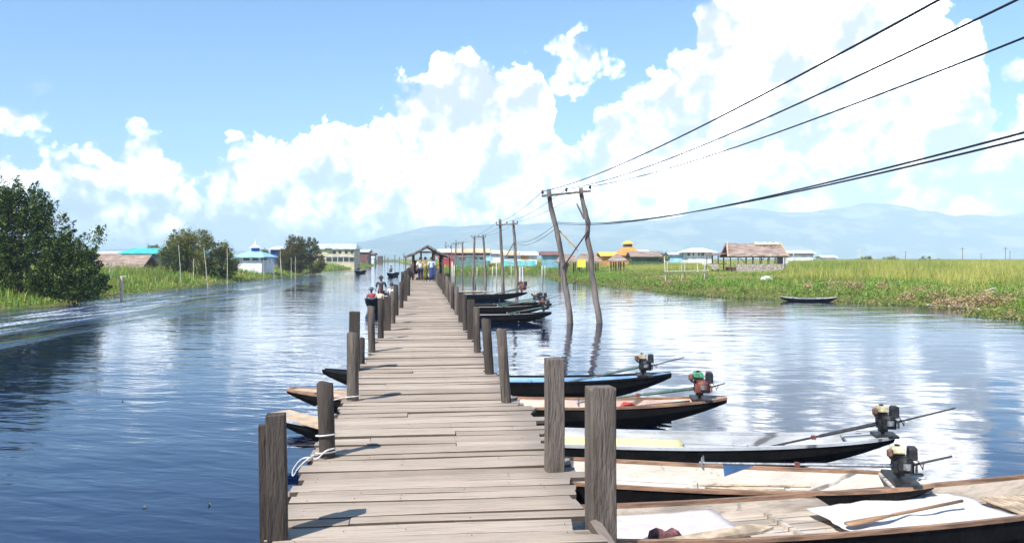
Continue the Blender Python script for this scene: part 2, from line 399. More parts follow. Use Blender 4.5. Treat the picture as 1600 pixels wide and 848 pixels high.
def blades(name, X, Y, Z, Hh, wd, lean, m, label=None):
    n = len(X); a = rng.uniform(0, 2*np.pi, n); ca, sa = np.cos(a), np.sin(a)
    la = rng.uniform(0, 2*np.pi, n); L = lean*Hh*rng.uniform(.3, 1, n); lx, ly = np.cos(la)*L, np.sin(la)*L
    w_ = wd*rng.uniform(.6, 1.3, n)/2
    V = np.zeros((n, 5, 3))
    V[:, 0] = np.stack([X-ca*w_, Y-sa*w_, Z-.05], 1); V[:, 1] = np.stack([X+ca*w_, Y+sa*w_, Z-.05], 1)
    mz_ = Z+Hh*.6
    V[:, 2] = np.stack([X+ca*w_*.8+lx*.35, Y+sa*w_*.8+ly*.35, mz_], 1); V[:, 3] = np.stack([X-ca*w_*.8+lx*.35, Y-sa*w_*.8+ly*.35, mz_], 1)
    V[:, 4] = np.stack([X+lx, Y+ly, Z+Hh*rng.uniform(.85, 1.05, n)], 1)
    i = np.arange(n)[:, None]*5
    T = np.concatenate([i+np.array([[0, 1, 2]]), i+np.array([[0, 2, 3]]), i+np.array([[3, 2, 4]])])
    o = np_mesh(name, V.reshape(-1, 3), T, m); return tag(o, label, None, None, 'stuff')
def leaves(X, Y, Z, size, flat=.5):
    """leaf quads with a random turn"""
    n = len(X); N_ = rng.normal(size=(n, 3)); N_[:, 2] = np.abs(N_[:, 2])+flat; N_ /= np.linalg.norm(N_, axis=1)[:, None]
    A = np.cross(N_, rng.normal(size=(n, 3))); A /= np.linalg.norm(A, axis=1)[:, None]; B = np.cross(N_, A)
    s = (size*rng.uniform(.6, 1.3, n))[:, None]; P = np.stack([X, Y, Z], 1)
    V = np.stack([P-A*s, P-B*s*.42, P+A*s, P+B*s*.42], 1).reshape(-1, 3)
    i = np.arange(n)[:, None]*4
    return V, i+np.array([[0, 1, 2, 3]])
def scatter(n, x0, x1, y0, y1, side, smin, smax, power=1.0):
    """points on one bank, denser near the camera"""
    Y = y0+(y1-y0)*rng.uniform(0, 1, n)**power; X = rng.uniform(x0, x1, n)
    a = (X/Y*F+800); ok = (a > -60) & (a < 1660)
    X, Y = X[ok], Y[ok]; P = RP if side > 0 else LP
    e = edist(P[:-2], X, Y); s = np.where(inside(P, X, Y), e, -e); ok = (s > smin) & (s < smax)
    return X[ok], Y[ok], s[ok]
# right bank
X, Y, s = scatter(420000, -20, 95, 36, 190, 1, 1.5, 95, 1.25)
pn = rough2(X, Y, .12, 3)
px = X/Y*F+800
tall = np.clip((s-5)/9, 0, 1)*(np.where(px > 1235, 1., .42)+np.clip((px-1180)/300, 0, .3)+np.where((Y > 118) & (px < 900), .35, 0)+np.where((Y > 98) & (px >= 850) & (px < 1095), .38, 0))
Hh = .45+tall*(1.15+.28*pn)*rng.uniform(.7, 1.1, len(X))
keep = rng.uniform(0, 1, len(X)) < np.clip(.35+tall, .3, 1)
reed = keep & (rough2(X, Y, .25, 1)+tall*1.3 > .35)
blades('tall_reeds', X[reed], Y[reed], hgt(X[reed], Y[reed]), Hh[reed], .035+Y[reed]*.00035, .38, M_reed, 'tall yellow green reeds along the right bank')
gr = keep & ~reed
blades('marsh_grass', X[gr], Y[gr], hgt(X[gr], Y[gr]), Hh[gr]*.8+.12, .045+Y[gr]*.0004, .6, M_grass, 'bright green marsh grass behind the right shore')
# bushy herb clumps
def clumps(n, pts, rad, hgt_, per, size, m, name, label):
    VX, VY, VZ = [], [], []
    for (x, y) in pts:
        k = per; r = rad*random.uniform(.5, 1.3); hh = hgt_*random.uniform(.6, 1.3)
        u = rng.normal(size=(k, 3)); u /= np.linalg.norm(u, axis=1)[:, None]; q = rng.uniform(.5, 1, k)**.5
        VX.append(x+u[:, 0]*q*r); VY.append(y+u[:, 1]*q*r); VZ.append(hz(x, y)+np.abs(u[:, 2])*q*hh)
    V, Fc = leaves(np.concatenate(VX), np.concatenate(VY), np.concatenate(VZ), size)
    o = np_mesh(name, V, Fc, m); return tag(o, label, None, None, 'stuff')
X, Y, s = scatter(5200, -20, 70, 38, 150, 1, 1.2, 22, 1.3)
clumps(0, list(zip(X, Y))[:560], .8, .75, 110, .085, M_grass, 'leafy_undergrowth', 'dense leafy green undergrowth on the right bank')
# floating plants along the water's edge
X, Y, s = scatter(260000, -25, 60, 36, 165, 1, -1.3, 3.6, 1.5)
ok = s > -1.0+rough2(X, Y, .8)*.9
X, Y, s = X[ok], Y[ok], s[ok]
V, Fc = leaves(X, Y, np.maximum(hgt(X, Y), 0)+rng.uniform(.02, .38, len(X))*np.clip((s+1.4)/3, .15, 1)*(1+.7*rough2(X, Y, .7, 4)), .075+Y*.0004, .3)
tag(np_mesh('floating_plants', V, Fc, M_hya), 'low leafy floating plants fringing the right bank', None, None, 'stuff')
# dry reddish heaps near the right shore
hp = [W(1040, 447), W(1010, 440), W(1160, 450), (W(1200, 452)), W(1240, 453), W(1285, 455), W(1420, 468), W(1380, 462), W(1500, 478), W(1545, 484), W(1330, 464), W(1590, 482), W(965, 432), W(1090, 452)]
pts = []
for (x, y) in hp:
    for k in range(8): pts.append((x+random.gauss(0, 1.6), y+1.3+random.gauss(0, 1.0)))
clumps(0, pts, .95, .55, 260, .08, M_dry, 'dry_brushwood', 'heaps of dry reddish brown weeds near the right shore')
# left bank
X, Y, s = scatter(330000, -95, 0, 40, 330, -1, .6, 60, 1.5)
tall = np.clip((s-1)/7, 0, 1)
Hh = (.35+tall*(1.0+.3*rough2(X, Y, .2, 2)))*rng.uniform(.7, 1.15, len(X))
keep = rng.uniform(0, 1, len(X)) < .8
reed = keep & (rough2(X, Y, .3, 5)*.8+rng.normal(0, .35, len(X)) > .35)
blades('bank_reeds', X[reed], Y[reed], hgt(X[reed], Y[reed]), Hh[reed]*1.25, .035+Y[reed]*.0004, .4, M_reed, 'yellowish reeds standing among the grass of the left bank')
gr = keep & ~reed
blades('bank_grass', X[gr], Y[gr], hgt(X[gr], Y[gr]), Hh[gr], .045+Y[gr]*.00045, .55, M_grass, 'bright green grass covering the left bank')
X, Y, s = scatter(120000, -70, -10, 38, 200, -1, -.7, 1.8, 1.5)
V, Fc = leaves(X, Y, np.maximum(hgt(X, Y), 0)+rng.uniform(.02, .3, len(X)), .07+Y*.0004, .3)
tag(np_mesh('bank_floating_plants', V, Fc, M_hya), 'low floating plants along the left shore', None, None, 'stuff')
# far-off fields, coarse tufts that read as a line
X, Y, s = scatter(140000, -330, 420, 150, 620, 1, 2, 600, 1.3)
blades('far_reeds', X, Y, hgt(X, Y), 1.25*rng.uniform(.6, 1.25, len(X)), .20, .3, M_reed, 'far belt of yellow green reeds reaching the horizon')
X, Y, s = scatter(60000, -420, -20, 150, 620, -1, 2, 400, 1.3)
blades('far_grass', X, Y, hgt(X, Y), .95*rng.uniform(.5, 1.3, len(X)), .20, .3, M_grass, 'far belt of green grass on the left bank')

# ------------------------------------------------------------------ trees
M_bark = mat('bark', (.16, .12, .09), .9, .3, 4, .6, stretch=(1, 1, .3))
M_leafdark = plant_mat('dark_tree_leaf', [(0, (.014, .036, .009)), (.5, (.035, .072, .014)), (.8, (.10, .165, .025)), (1, (.28, .34, .06))])
M_leafolive = plant_mat('olive_tree_leaf', [(0, (.10, .13, .03)), (.5, (.20, .22, .05)), (.85, (.29, .27, .075)), (1, (.36, .27, .08))], [(0, (.05, .09, .02)), (1, (.12, .16, .04))], .35)
M_leafbrown = plant_mat('russet_tree_leaf', [(0, (.08, .09, .025)), (.5, (.15, .13, .04)), (.85, (.24, .16, .055)), (1, (.14, .19, .04))], [(0, (.05, .09, .02)), (1, (.12, .15, .04))], .35)
def tree(name, x, y, lobes, leafmat, ncl, per, leaf, label, cat='tree', group=None, clr=.42, trunk_r=.16, trunk_h=1.2, spike=0.):
    z0 = hz(x, y)-.05; root = empty(name, (x, y, z0), 0, label, cat, group)
    tk = MB(); P = []; wsum = sum(l[3]*l[4]*l[5] for l in lobes)
    for (cx, cy, cz, rx, ry, rz) in lobes:
        k = max(4, int(ncl*rx*ry*rz/wsum)); u = rng.normal(size=(k, 3)); u /= np.linalg.norm(u, axis=1)[:, None]
        q = rng.uniform(.25, 1., k)**.45
        P.append(np.stack([cx+u[:, 0]*q*rx, cy+u[:, 1]*q*ry, cz+u[:, 2]*q*rz], 1))
    P = np.concatenate(P); P = P[P[:, 2] > .15]
    stems = 3 if trunk_h < 1 else 2
    tops = []
    for k in range(stems):
        l = lobes[k % len(lobes)]; top = Vector((l[0]*.7+random.uniform(-.2, .2), l[1]*.7, l[2]+l[5]*.35))
        b0 = Vector((random.uniform(-.15, .15)*stems/2, random.uniform(-.15, .15), 0)); m1 = b0.lerp(top, .35)+Vector((random.uniform(-.15, .15), 0, .1)); m2 = b0.lerp(top, .7)+Vector((random.uniform(-.2, .2), 0, 0))
        tk.tube([b0, m1, m2, top], [trunk_r, trunk_r*.75, trunk_r*.5, trunk_r*.2], 8); tops.append([b0, m1, m2, top])
    for c in P[::2]:
        c = Vector(c); st = random.choice(tops); a = st[1].lerp(st[2], random.random()) if c.z < st[2].z else st[2].lerp(st[3], random.random()*.8)
        mid = a.lerp(c, .5)+Vector((random.uniform(-.1, .1), random.uniform(-.1, .1), random.uniform(-.05, .2)))
        tk.tube([a, mid, c], [trunk_r*.16, trunk_r*.1, .008], 4, cap=False)
    tk.build('trunk', M_bark, root, True)
    k = len(P); rad = clr*rng.uniform(.6, 1.25, k)
    C = np.repeat(P, per, 0); Rr = np.repeat(rad, per)[:, None]
    if spike:   # upswept shoots, so the outline is ragged
        dirs = P-np.mean(P, 0); dirs /= np.linalg.norm(dirs, axis=1)[:, None]+1e-6; dirs[:, 2] += .9; dirs /= np.linalg.norm(dirs, axis=1)[:, None]
        D = np.repeat(dirs, per, 0); q = rng.uniform(-.4, 1.0, len(C))[:, None]
        Q = C+D*q*spike+rng.normal(size=C.shape)*Rr*.42*(1.15-q)
    else: Q = C+rng.normal(size=C.shape)*Rr*.55
    V, Fc = leaves(Q[:, 0], Q[:, 1], Q[:, 2], leaf, .3)
    np_mesh('crown', V, Fc, leafmat, parent=root)
    return root
Yt = 50.
tree('broadleaf_tree', PX(18, Yt), Yt+.5, [(0, 0, 4.4, 2.0, 2.0, 2.4), (-1.3, 0, 5.0, 1.2, 1.2, 2.1), (.1, .3, 6.3, .9, .9, 1.0), (1.3, 0, 5.0, 1.1, 1.1, 2.0), (2.3, -.2, 3.4, 1.3, 1.5, 1.6), (-1.5, -.3, 2.3, 2.2, 1.8, 1.6), (1.3, -.6, 1.6, 2.3, 1.7, 1.4)],
     M_leafdark, 420, 100, .085, 'tallest dark green tree at the left edge of the photo', trunk_r=.28, trunk_h=2, spike=.65)
tree('broadleaf_tree', PX(118, 50), 49.8, [(0, 0, 1.5, 1.6, 1.4, 1.5), (-.6, 0, 3.0, 1.2, 1.1, 1.1), (.8, 0, 3.3, .9, .8, .7), (1.1, .1, 4.2, .65, .6, .45), (.9, -.2, 1.4, 1.1, 1.1, 1.3), (-1.2, 0, 2.2, 1.5, 1.2, 2.0)],
     M_leafdark, 240, 100, .085, 'lower dark tree with a ragged crown leaning over the bank, beside the tallest tree', trunk_r=.18, trunk_h=1.5, spike=.6)
tree('broadleaf_tree', PX(-75, 49), 50.5, [(0, 0, 2.6, 2.4, 2.0, 2.4), (.4, 0, 4.9, 1.8, 1.6, 1.6)], M_leafdark, 150, 80, .11,
     'dark tree cut by the left edge of the photo', trunk_r=.22, trunk_h=2, spike=.6)
Yb = 92.
tree('round_bush_tree', PX(297, Yb), Yb, [(0, 0, 2.4, 3.3, 2.5, 2.3), (-1.7, 0, 2.2, 2.0, 1.8, 2.2), (.5, 0, 4.3, 2.4, 1.8, 1.6), (-.9, 0, 4.1, 1.9, 1.8, 1.6)], M_leafolive, 420, 100, .085,
     'wide rounded olive green bush tree on the left bank', trunk_r=.14, trunk_h=.6, clr=.55, spike=.18)
tree('round_bush_tree', PX(347, Yb+3), Yb+3, [(0, 0, 1.9, 2.0, 1.5, 1.9), (-.1, 0, 3.4, 1.4, 1.2, 1.0)], M_leafolive, 170, 90, .085,
     'smaller olive bush tree touching the wide rounded bush on its right', trunk_r=.1, trunk_h=.6, clr=.5, spike=.15)
Yc = 135.
tree('round_bush_tree', PX(468, Yc), Yc, [(-.6, 0, 2.5, 2.4, 2.1, 2.5), (-.7, 0, 5.0, 1.6, 1.4, 1.6), (1.7, 0, 3.9, 1.7, 1.6, 2.0), (2.6, 0, 1.8, 1.5, 1.4, 1.8), (-2.4, 0, 2.4, 1.6, 1.5, 2.0)], M_leafbrown, 460, 90, .11,
     'dark russet green tree in front of the yellow two-storey house', trunk_r=.2, trunk_h=.8, clr=.55, spike=.5)
for px_, v_, Y_, r_, lb in ((240, 386, 175, 1.5, 'small far tree showing above the turquoise roof'), (408, 391, 190, 2.0, 'small far tree behind the hip roofed pavilion'), (1395, 400, 230, 2.6, 'low dark shrub on the right horizon'),
                            (1452, 401, 235, 3.0, 'wide low dark shrub on the right horizon'), (1352, 401, 240, 2.6, 'flat brownish shrub on the right horizon near the white pole'), (1030, 396, 170, 2.2, 'green shrub beside the brown roofed hall'), (692, 391, 210, 2.2, 'dark tree behind the pier shelter roof')):
    zt = ZV(v_, Y_); tree('far_tree', PX(px_, Y_), Y_, [(0, 0, max(.8, zt-.4-r_*.45), r_, r_, r_*.5), (0, 0, max(.6, (zt-.4)*.5), r_*.7, r_*.7, max(.5, zt*.4))], M_leafolive, 36, 60, .2, lb, trunk_r=.12, trunk_h=.8, clr=.5)

# ------------------------------------------------------------------ the pier
DK = 1.2; SL = -142/F
def pc(Y, off=0.): return (SL*Y+off, Y)
M_plank = bpy.data.materials.new('weathered_plank'); M_plank.use_nodes = True; t = NT(M_plank.node_tree)
p = t.n('ShaderNodeBsdfPrincipled'); t.t.links.new(p.outputs[0], t.n('ShaderNodeOutputMaterial').inputs[0])
co = t.n('ShaderNodeTexCoord').outputs['Object']; ri = t.n('ShaderNodeNewGeometry').outputs['Random Per Island']
shf = t.vm('ADD', co, t.vec(t.m('MULTIPLY', ri, 37), 0, 0))
gr1 = t.noise(t.vm('MULTIPLY', shf, (.9, 16, 3)), 2.2, 5, .65); gr2 = t.noise(t.vm('MULTIPLY', shf, (2.5, 60, 3)), 2.0, 4, .7); bl_ = t.noise(shf, 1.6, 4, .6); kn = t.noise(t.vm('MULTIPLY', shf, (1, 2, 1)), 3.2, 2, .5)
c = t.mix(t.mr(ri, 0, 1, smooth=False), (.30, .235, .178), (.47, .385, .305))
c = t.mix(t.m('MULTIPLY', t.mr(gr1, .45, .68), .50), c, (.19, .15, .12))
c = t.mix(t.m('MULTIPLY', t.mr(gr2, .55, .72), .6), c, (.13, .105, .085))
c = t.mix(t.m('MULTIPLY', t.mr(bl_, .52, .7), .38), c, (.42, .36, .30))
c = t.mix(t.m('MULTIPLY', t.mr(kn, .72, .78), .6), c, (.10, .075, .055))
xx, yy, zz = t.sep(co)
edge = t.mr(t.m('ADD', t.m('ABSOLUTE', t.m('SUBTRACT', xx, .0)), t.m('MULTIPLY', t.m('SUBTRACT', bl_, .5), .5)), .68, 1.1)
c = t.mix(t.m('MULTIPLY', edge, .55), c, (.17, .14, .12))
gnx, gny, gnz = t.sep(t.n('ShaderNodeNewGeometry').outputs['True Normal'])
c = t.mix(t.m('MULTIPLY', t.m('LESS_THAN', gnz, .6), .78), c, (.035, .027, .02))   # shade of the plank gaps painted dark into the side faces
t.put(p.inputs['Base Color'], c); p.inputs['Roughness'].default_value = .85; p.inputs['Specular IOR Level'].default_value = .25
b = t.n('ShaderNodeBump'); b.inputs['Strength'].default_value = .6; b.inputs['Distance'].default_value = .006
t.put(b.inputs['Height'], t.m('ADD', gr1, gr2)); t.t.links.new(b.outputs[0], p.inputs['Normal'])
M_post = mat('dark_post_wood', (.034, .027, .022), .85, .5, 3.5, 1., isl=.25, crack=.8, c2=(.065, .052, .043), stretch=(2.2, 2.2, .35), spec=.3)
M_postpale = mat('pale_post_wood', (.115, .093, .076), .85, .45, 3.5, 1., isl=.2, crack=.8, c2=(.068, .054, .043), stretch=(2.2, 2.2, .35), spec=.3)
M_beam = mat('wet_beam_wood', (.10, .075, .055), .8, .4, 3, .5)
pa = math.atan(-SL)      # heading of the pier, counter-clockwise from +Y
pier = empty('wooden_pier', (0, 0, 0), pa, 'long weathered plank pier running from the foreground to the thatched landing shelter', 'pier')
Rz = Matrix.Rotation(-pa, 3, 'Z')
def loc(X, Y, z):        # world -> pier-local
    q = Rz @ Vector((X, Y, z)); return (q.x, q.y, q.z)
deck = MB(); s_ = 2.2; SE = 84.
nails = MB()
rr = random.Random(5)
while s_ < SE:
    pw = rr.uniform(.11, .21)
    gap = rr.uniform(.010, .026)
    kl = -.87+rr.gauss(0, .035); kr = 1.02+rr.gauss(0, .035)
    if 5.0 < s_ < 9.2: kr += .10*math.sin((s_-5.0)/4.2*math.pi)+rr.uniform(-.02, .07)
    if s_ < 5.2: kl = max(kl, -.84)
    if rr.random() < .05: kr -= rr.uniform(.08, .2)
    if rr.random() < .05: kl += rr.uniform(.05, .12)
    if rr.random() < .03: kl -= rr.uniform(.04, .10)
    cuts = [kl, kr]
    if rr.random() < .10: cuts = [kl, rr.choice([-.12, .28, .33, -.45])+rr.uniform(-.02, .02), kr]
    for a, b_ in zip(cuts[:-1], cuts[1:]):
        ang_ = rr.gauss(0, .010); dz_ = rr.uniform(-.011, .011); th = .035
        nseg = 6 if s_ < 22 else 2; vs_ = []
        ph = rr.uniform(0, 6)
        for i in range(nseg+1):
            u = a+.003+(b_-a-.006)*i/nseg; wv = .004*math.sin(ph+u*3.1); y0 = s_+gap/2+ang_*u+wv+(rr.uniform(-.003, .003)); y1 = s_+pw-gap/2+ang_*u+wv*.6+(rr.uniform(-.003, .003))
            if i == nseg and b_ == kr and s_ < 16: 
                k_ = rr.uniform(-.02, .05); u2 = u+k_
            else: u2 = u
            zz_ = DK+dz_+.003*math.sin(u*2+ph)
            ed = .004
            vs_ += [(u, y0+ed, zz_), (u2, y1-ed, zz_), (u2, y1, zz_-ed), (u2, y1, zz_-th), (u, y0, zz_-th), (u, y0, zz_-ed)]
        fs_ = []
        for i in range(nseg):
            for k in range(6):
                q0 = i*6+k; q1 = i*6+(k+1) % 6; fs_.append((q0, q1, q1+6, q0+6))
        fs_ += [(5, 4, 3, 2, 1, 0), tuple(nseg*6+k for k in range(6))]
        deck.add(vs_, fs_)
    if s_ < 15:
        for xb in (-.72, -.42, -.12, .30, .62, .86):
            if rr.random() < .45 and xb > kl and xb < kr:
                for q in (.28, .72):
                    nx_ = xb+rr.uniform(-.03, .03); ny_ = s_+pw*(q+rr.uniform(-.08, .08))
                    if rr.random() < .3: continue
                    nails.box((nx_, ny_, DK+.007), (.0055, .0055, .004))
    s_ += pw
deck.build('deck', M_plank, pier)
tag(nails.build('nail_heads', mat('rusty_nail', (.05, .03, .02), .7), pier), kind='stuff')
st = MB()
for xb in (-.72, -.12, .30, .86): st.box((xb, (2+SE)/2, DK-.035-.065-.012), (.07, SE-2, .11))
st.build('joists', M_beam, pier)
cb = MB()
k = 4.6; q = 0
while k < SE:
    cb = MB(); cb.box((.06, k+.13, DK-.235), (2.15, .09, .12)); k += 2.2; cb.build('cross_beam', M_beam, pier)
def sqpost(mb, x, y, z0, z1, wx, wy, tilt=(0, 0), rot=0., chip=0.):
    vs = []; n = 7
    for i in range(n+1):
        f = i/n; z = z0+(z1-z0)*f; jx = random.uniform(-.004, .004); 
        for (a, b_) in ((-1, -1), (-.82, -1), (.82, -1), (1, -1), (1, -.8), (1, .8), (1, 1), (-1, 1)):
            sc_ = 1-(.05*f); cx = a*wx/2*sc_+jx; cy = b_*wy/2*sc_
            zz_ = z+(chip*(1 if a < -.9 else 0) if i == n else 0)+(random.uniform(-.006, .006) if i == n else 0)
            vs.append((x+cx*math.cos(rot)-cy*math.sin(rot)+tilt[0]*(z-DK), y+cx*math.sin(rot)+cy*math.cos(rot)+tilt[1]*(z-DK), zz_))
    fs = [(i*8+k, i*8+(k+1) % 8, (i+1)*8+(k+1) % 8, (i+1)*8+k) for i in range(n) for k in range(8)]+[tuple(range(7, -1, -1)), tuple(n*8+k for k in range(8))]
    mb.add(vs, fs); return mb
def rpost(mb, x, y, z0, z1, r, tilt=(0, 0), crook=0.):
    n = 9; pts = []; rad = []
    for i in range(n+1):
        f = i/n; z = z0+(z1-z0)*f
        pts.append((x+tilt[0]*(z-DK)+crook*math.sin(f*5+x*3), y+tilt[1]*(z-DK), z)); rad.append(r*(1.06-.14*f)*(1+random.uniform(-.05, .05)))
    pts.append((pts[-1][0]+.003, pts[-1][1], z1+.012)); rad.append(r*.62)
    mb.tube(pts, rad, 11, rough=.09); return mb
def post(px, vb, vt, wpx, kind, tilt=0., m=None, crook=0., dY=0., chip=0.):
    Y = F*(EYE-DK)/(vb-HOR)+dY; X = PX(px, Y); z1 = ZV(vt, Y); wd_ = wpx*Y/F
    lx, ly, _ = loc(X, Y, 0); mb = MB()
    if kind == 's': sqpost(mb, lx, ly, -1.0, z1, wd_, wd_*.95, (tilt, 0), random.uniform(-.05, .05)+.06, chip)
    else: rpost(mb, lx, ly, -1.0, z1, wd_/2, (tilt, 0), crook)
    o = mb.build('post', m or M_post, pier, kind == 'r'); 
    if kind == 's':
        bv = o.modifiers.new('bevel', 'BEVEL'); bv.width = .006; bv.limit_method = 'ANGLE'; bv.angle_limit = R(35)
    return o
# left side, near to far, then right side
post(434, 838, 646, 31, 's', -.01, chip=.0); post(413, 838, 664, 15, 's', -.01)
post(508, 713, 599, 27, 'r', -.02, crook=.018)
post(551, 626, 521, 20, 'r', .0, M_postpale); post(554, 578, 487, 17, 's', .0); post(566, 556, 528, 9, 'r')
post(581, 549, 479, 12, 'r', -.02, M_postpale); post(595, 529, 467, 10, 'r'); post(605, 516, 463, 11, 's'); post(614, 505, 456, 8, 'r', 0, M_postpale)
post(618.5, 493, 445, 9, 'r'); post(627, 481, 441, 7, 'r'); post(633, 470, 436, 6.5, 's'); post(638, 462, 430, 6, 'r')
post(938, 822, 605, 42, 's', .0, M_postpale); post(866, 734, 559, 28, 's', .0, M_postpale)
post(791, 627, 515, 17, 'r', -.07, M_postpale); post(765, 585, 499, 15, 'r', -.07); post(746, 551, 480, 11, 'r', -.02, M_postpale)
post(736, 529, 468, 11, 's'); post(727, 516, 460, 8, 'r', -.03); post(720, 503, 456, 7.5, 's'); post(713.5, 491, 448, 7, 'r', 0, M_postpale); post(707, 482, 448, 6, 'r')
for side in (-1, 1):
    Y = 38.0 if side < 0 else 27.4; rp = random.Random(side+9)
    while Y < 83:
        off = (-.89 if side < 0 else 1.06)+rp.uniform(-.03, .03)
        mb = MB(); lx, ly, _ = loc(SL*Y+off, Y, 0)
        rpost(mb, lx, ly, -1.0, DK+rp.uniform(.6, .95), rp.uniform(.07, .11), (rp.uniform(-.05, .05), 0)); mb.build('post', rp.choice([M_post, M_postpale]), pier, True)
        Y += rp.uniform(1.2, 2.0)
# short boards and battens nailed on near the right foreground post
x_, y_, _ = loc(*W(928, 824, DK+.03), 0); x2_, y2_, _ = loc(*W(958, 848, DK-.05), 0)
mb = MB(); mb.bar((x_, y_+.03, DK+.06), (x2_, y2_-.05, DK-.10), .085, .03); mb.build('brace', M_plank, pier)
mb = MB(); 
for (px_, v_, sx_, sy_) in ((482, 742, .10, .16), (458, 778, .12, .12)):
    a, b_, _ = loc(*W(px_, v_, DK-.12), 0); mb.box((a, b_, DK-.12), (sx_, sy_, .07), Matrix.Rotation(.5, 3, 'Z'))
    mb.build('beam_end', M_plank, pier); mb = MB()
# ------------------------------------------------------------------ long-tail boats
M_hull = mat('black_tarred_hull', (.008, .0075, .0075), .7, .3, 4, .3, spec=.15)
M_hullblue = mat('dark_teal_hull', (.03, .06, .075), .5, .3, 4, .2)
M_rimbrown = mat('brown_gunwale', (.30, .17, .10), .6, .35, 5, .3, stretch=(.4, 3, 3))
M_inpink = mat('pinkish_boards', (.62, .45, .38), .75, .2, 3, .3, seam=.19, stretch=(.3, 3, 1), streak=.45)
M_ingrey = mat('pale_grey_boards', (.46, .47, .48), .75, .2, 3, .3, seam=.19, stretch=(.3, 3, 1), streak=.4)
M_inblue = mat('pale_blue_boards', (.22, .38, .62), .7, .2, 3, .2, seam=.19, stretch=(.3, 3, 1))
M_inwhite = mat('whitewashed_boards', (.60, .54, .47), .75, .15, 3, .35, seam=.19, stretch=(.3, 3, 1), streak=.55)
M_intan = mat('sandy_boards', (.50, .42, .34), .8, .25, 3, .4, seam=.19, stretch=(.3, 3, 1), streak=.65)
M_iron = mat('dark_iron', (.035, .035, .037), .5, .4, 20, .2, metal=.4)
M_green = mat('green_pipe', (.07, .13, .11), .5, .3, 10, .2)
M_steel = mat('grey_steel', (.35, .35, .36), .4, .3, 12, .1, metal=.6)
M_cream = mat('cream_tank', (.62, .55, .34), .5, .35, 9, streak=.5); M_rustm = mat('rusty_exhaust', (.16, .085, .05), .8, .5, 20, .3)
M_greentank = mat('green_tank', (.08, .36, .19), .45, .35, 9, streak=.5)
M_redmetal = mat('rusty_red_metal', (.22, .07, .05), .6, .3, 10, .2)
M_white = mat('white_paint', (.78, .78, .76), .5, .08, 6)
M_finblue = mat('blue_fin', (.05, .12, .26), .5, .2, 6)

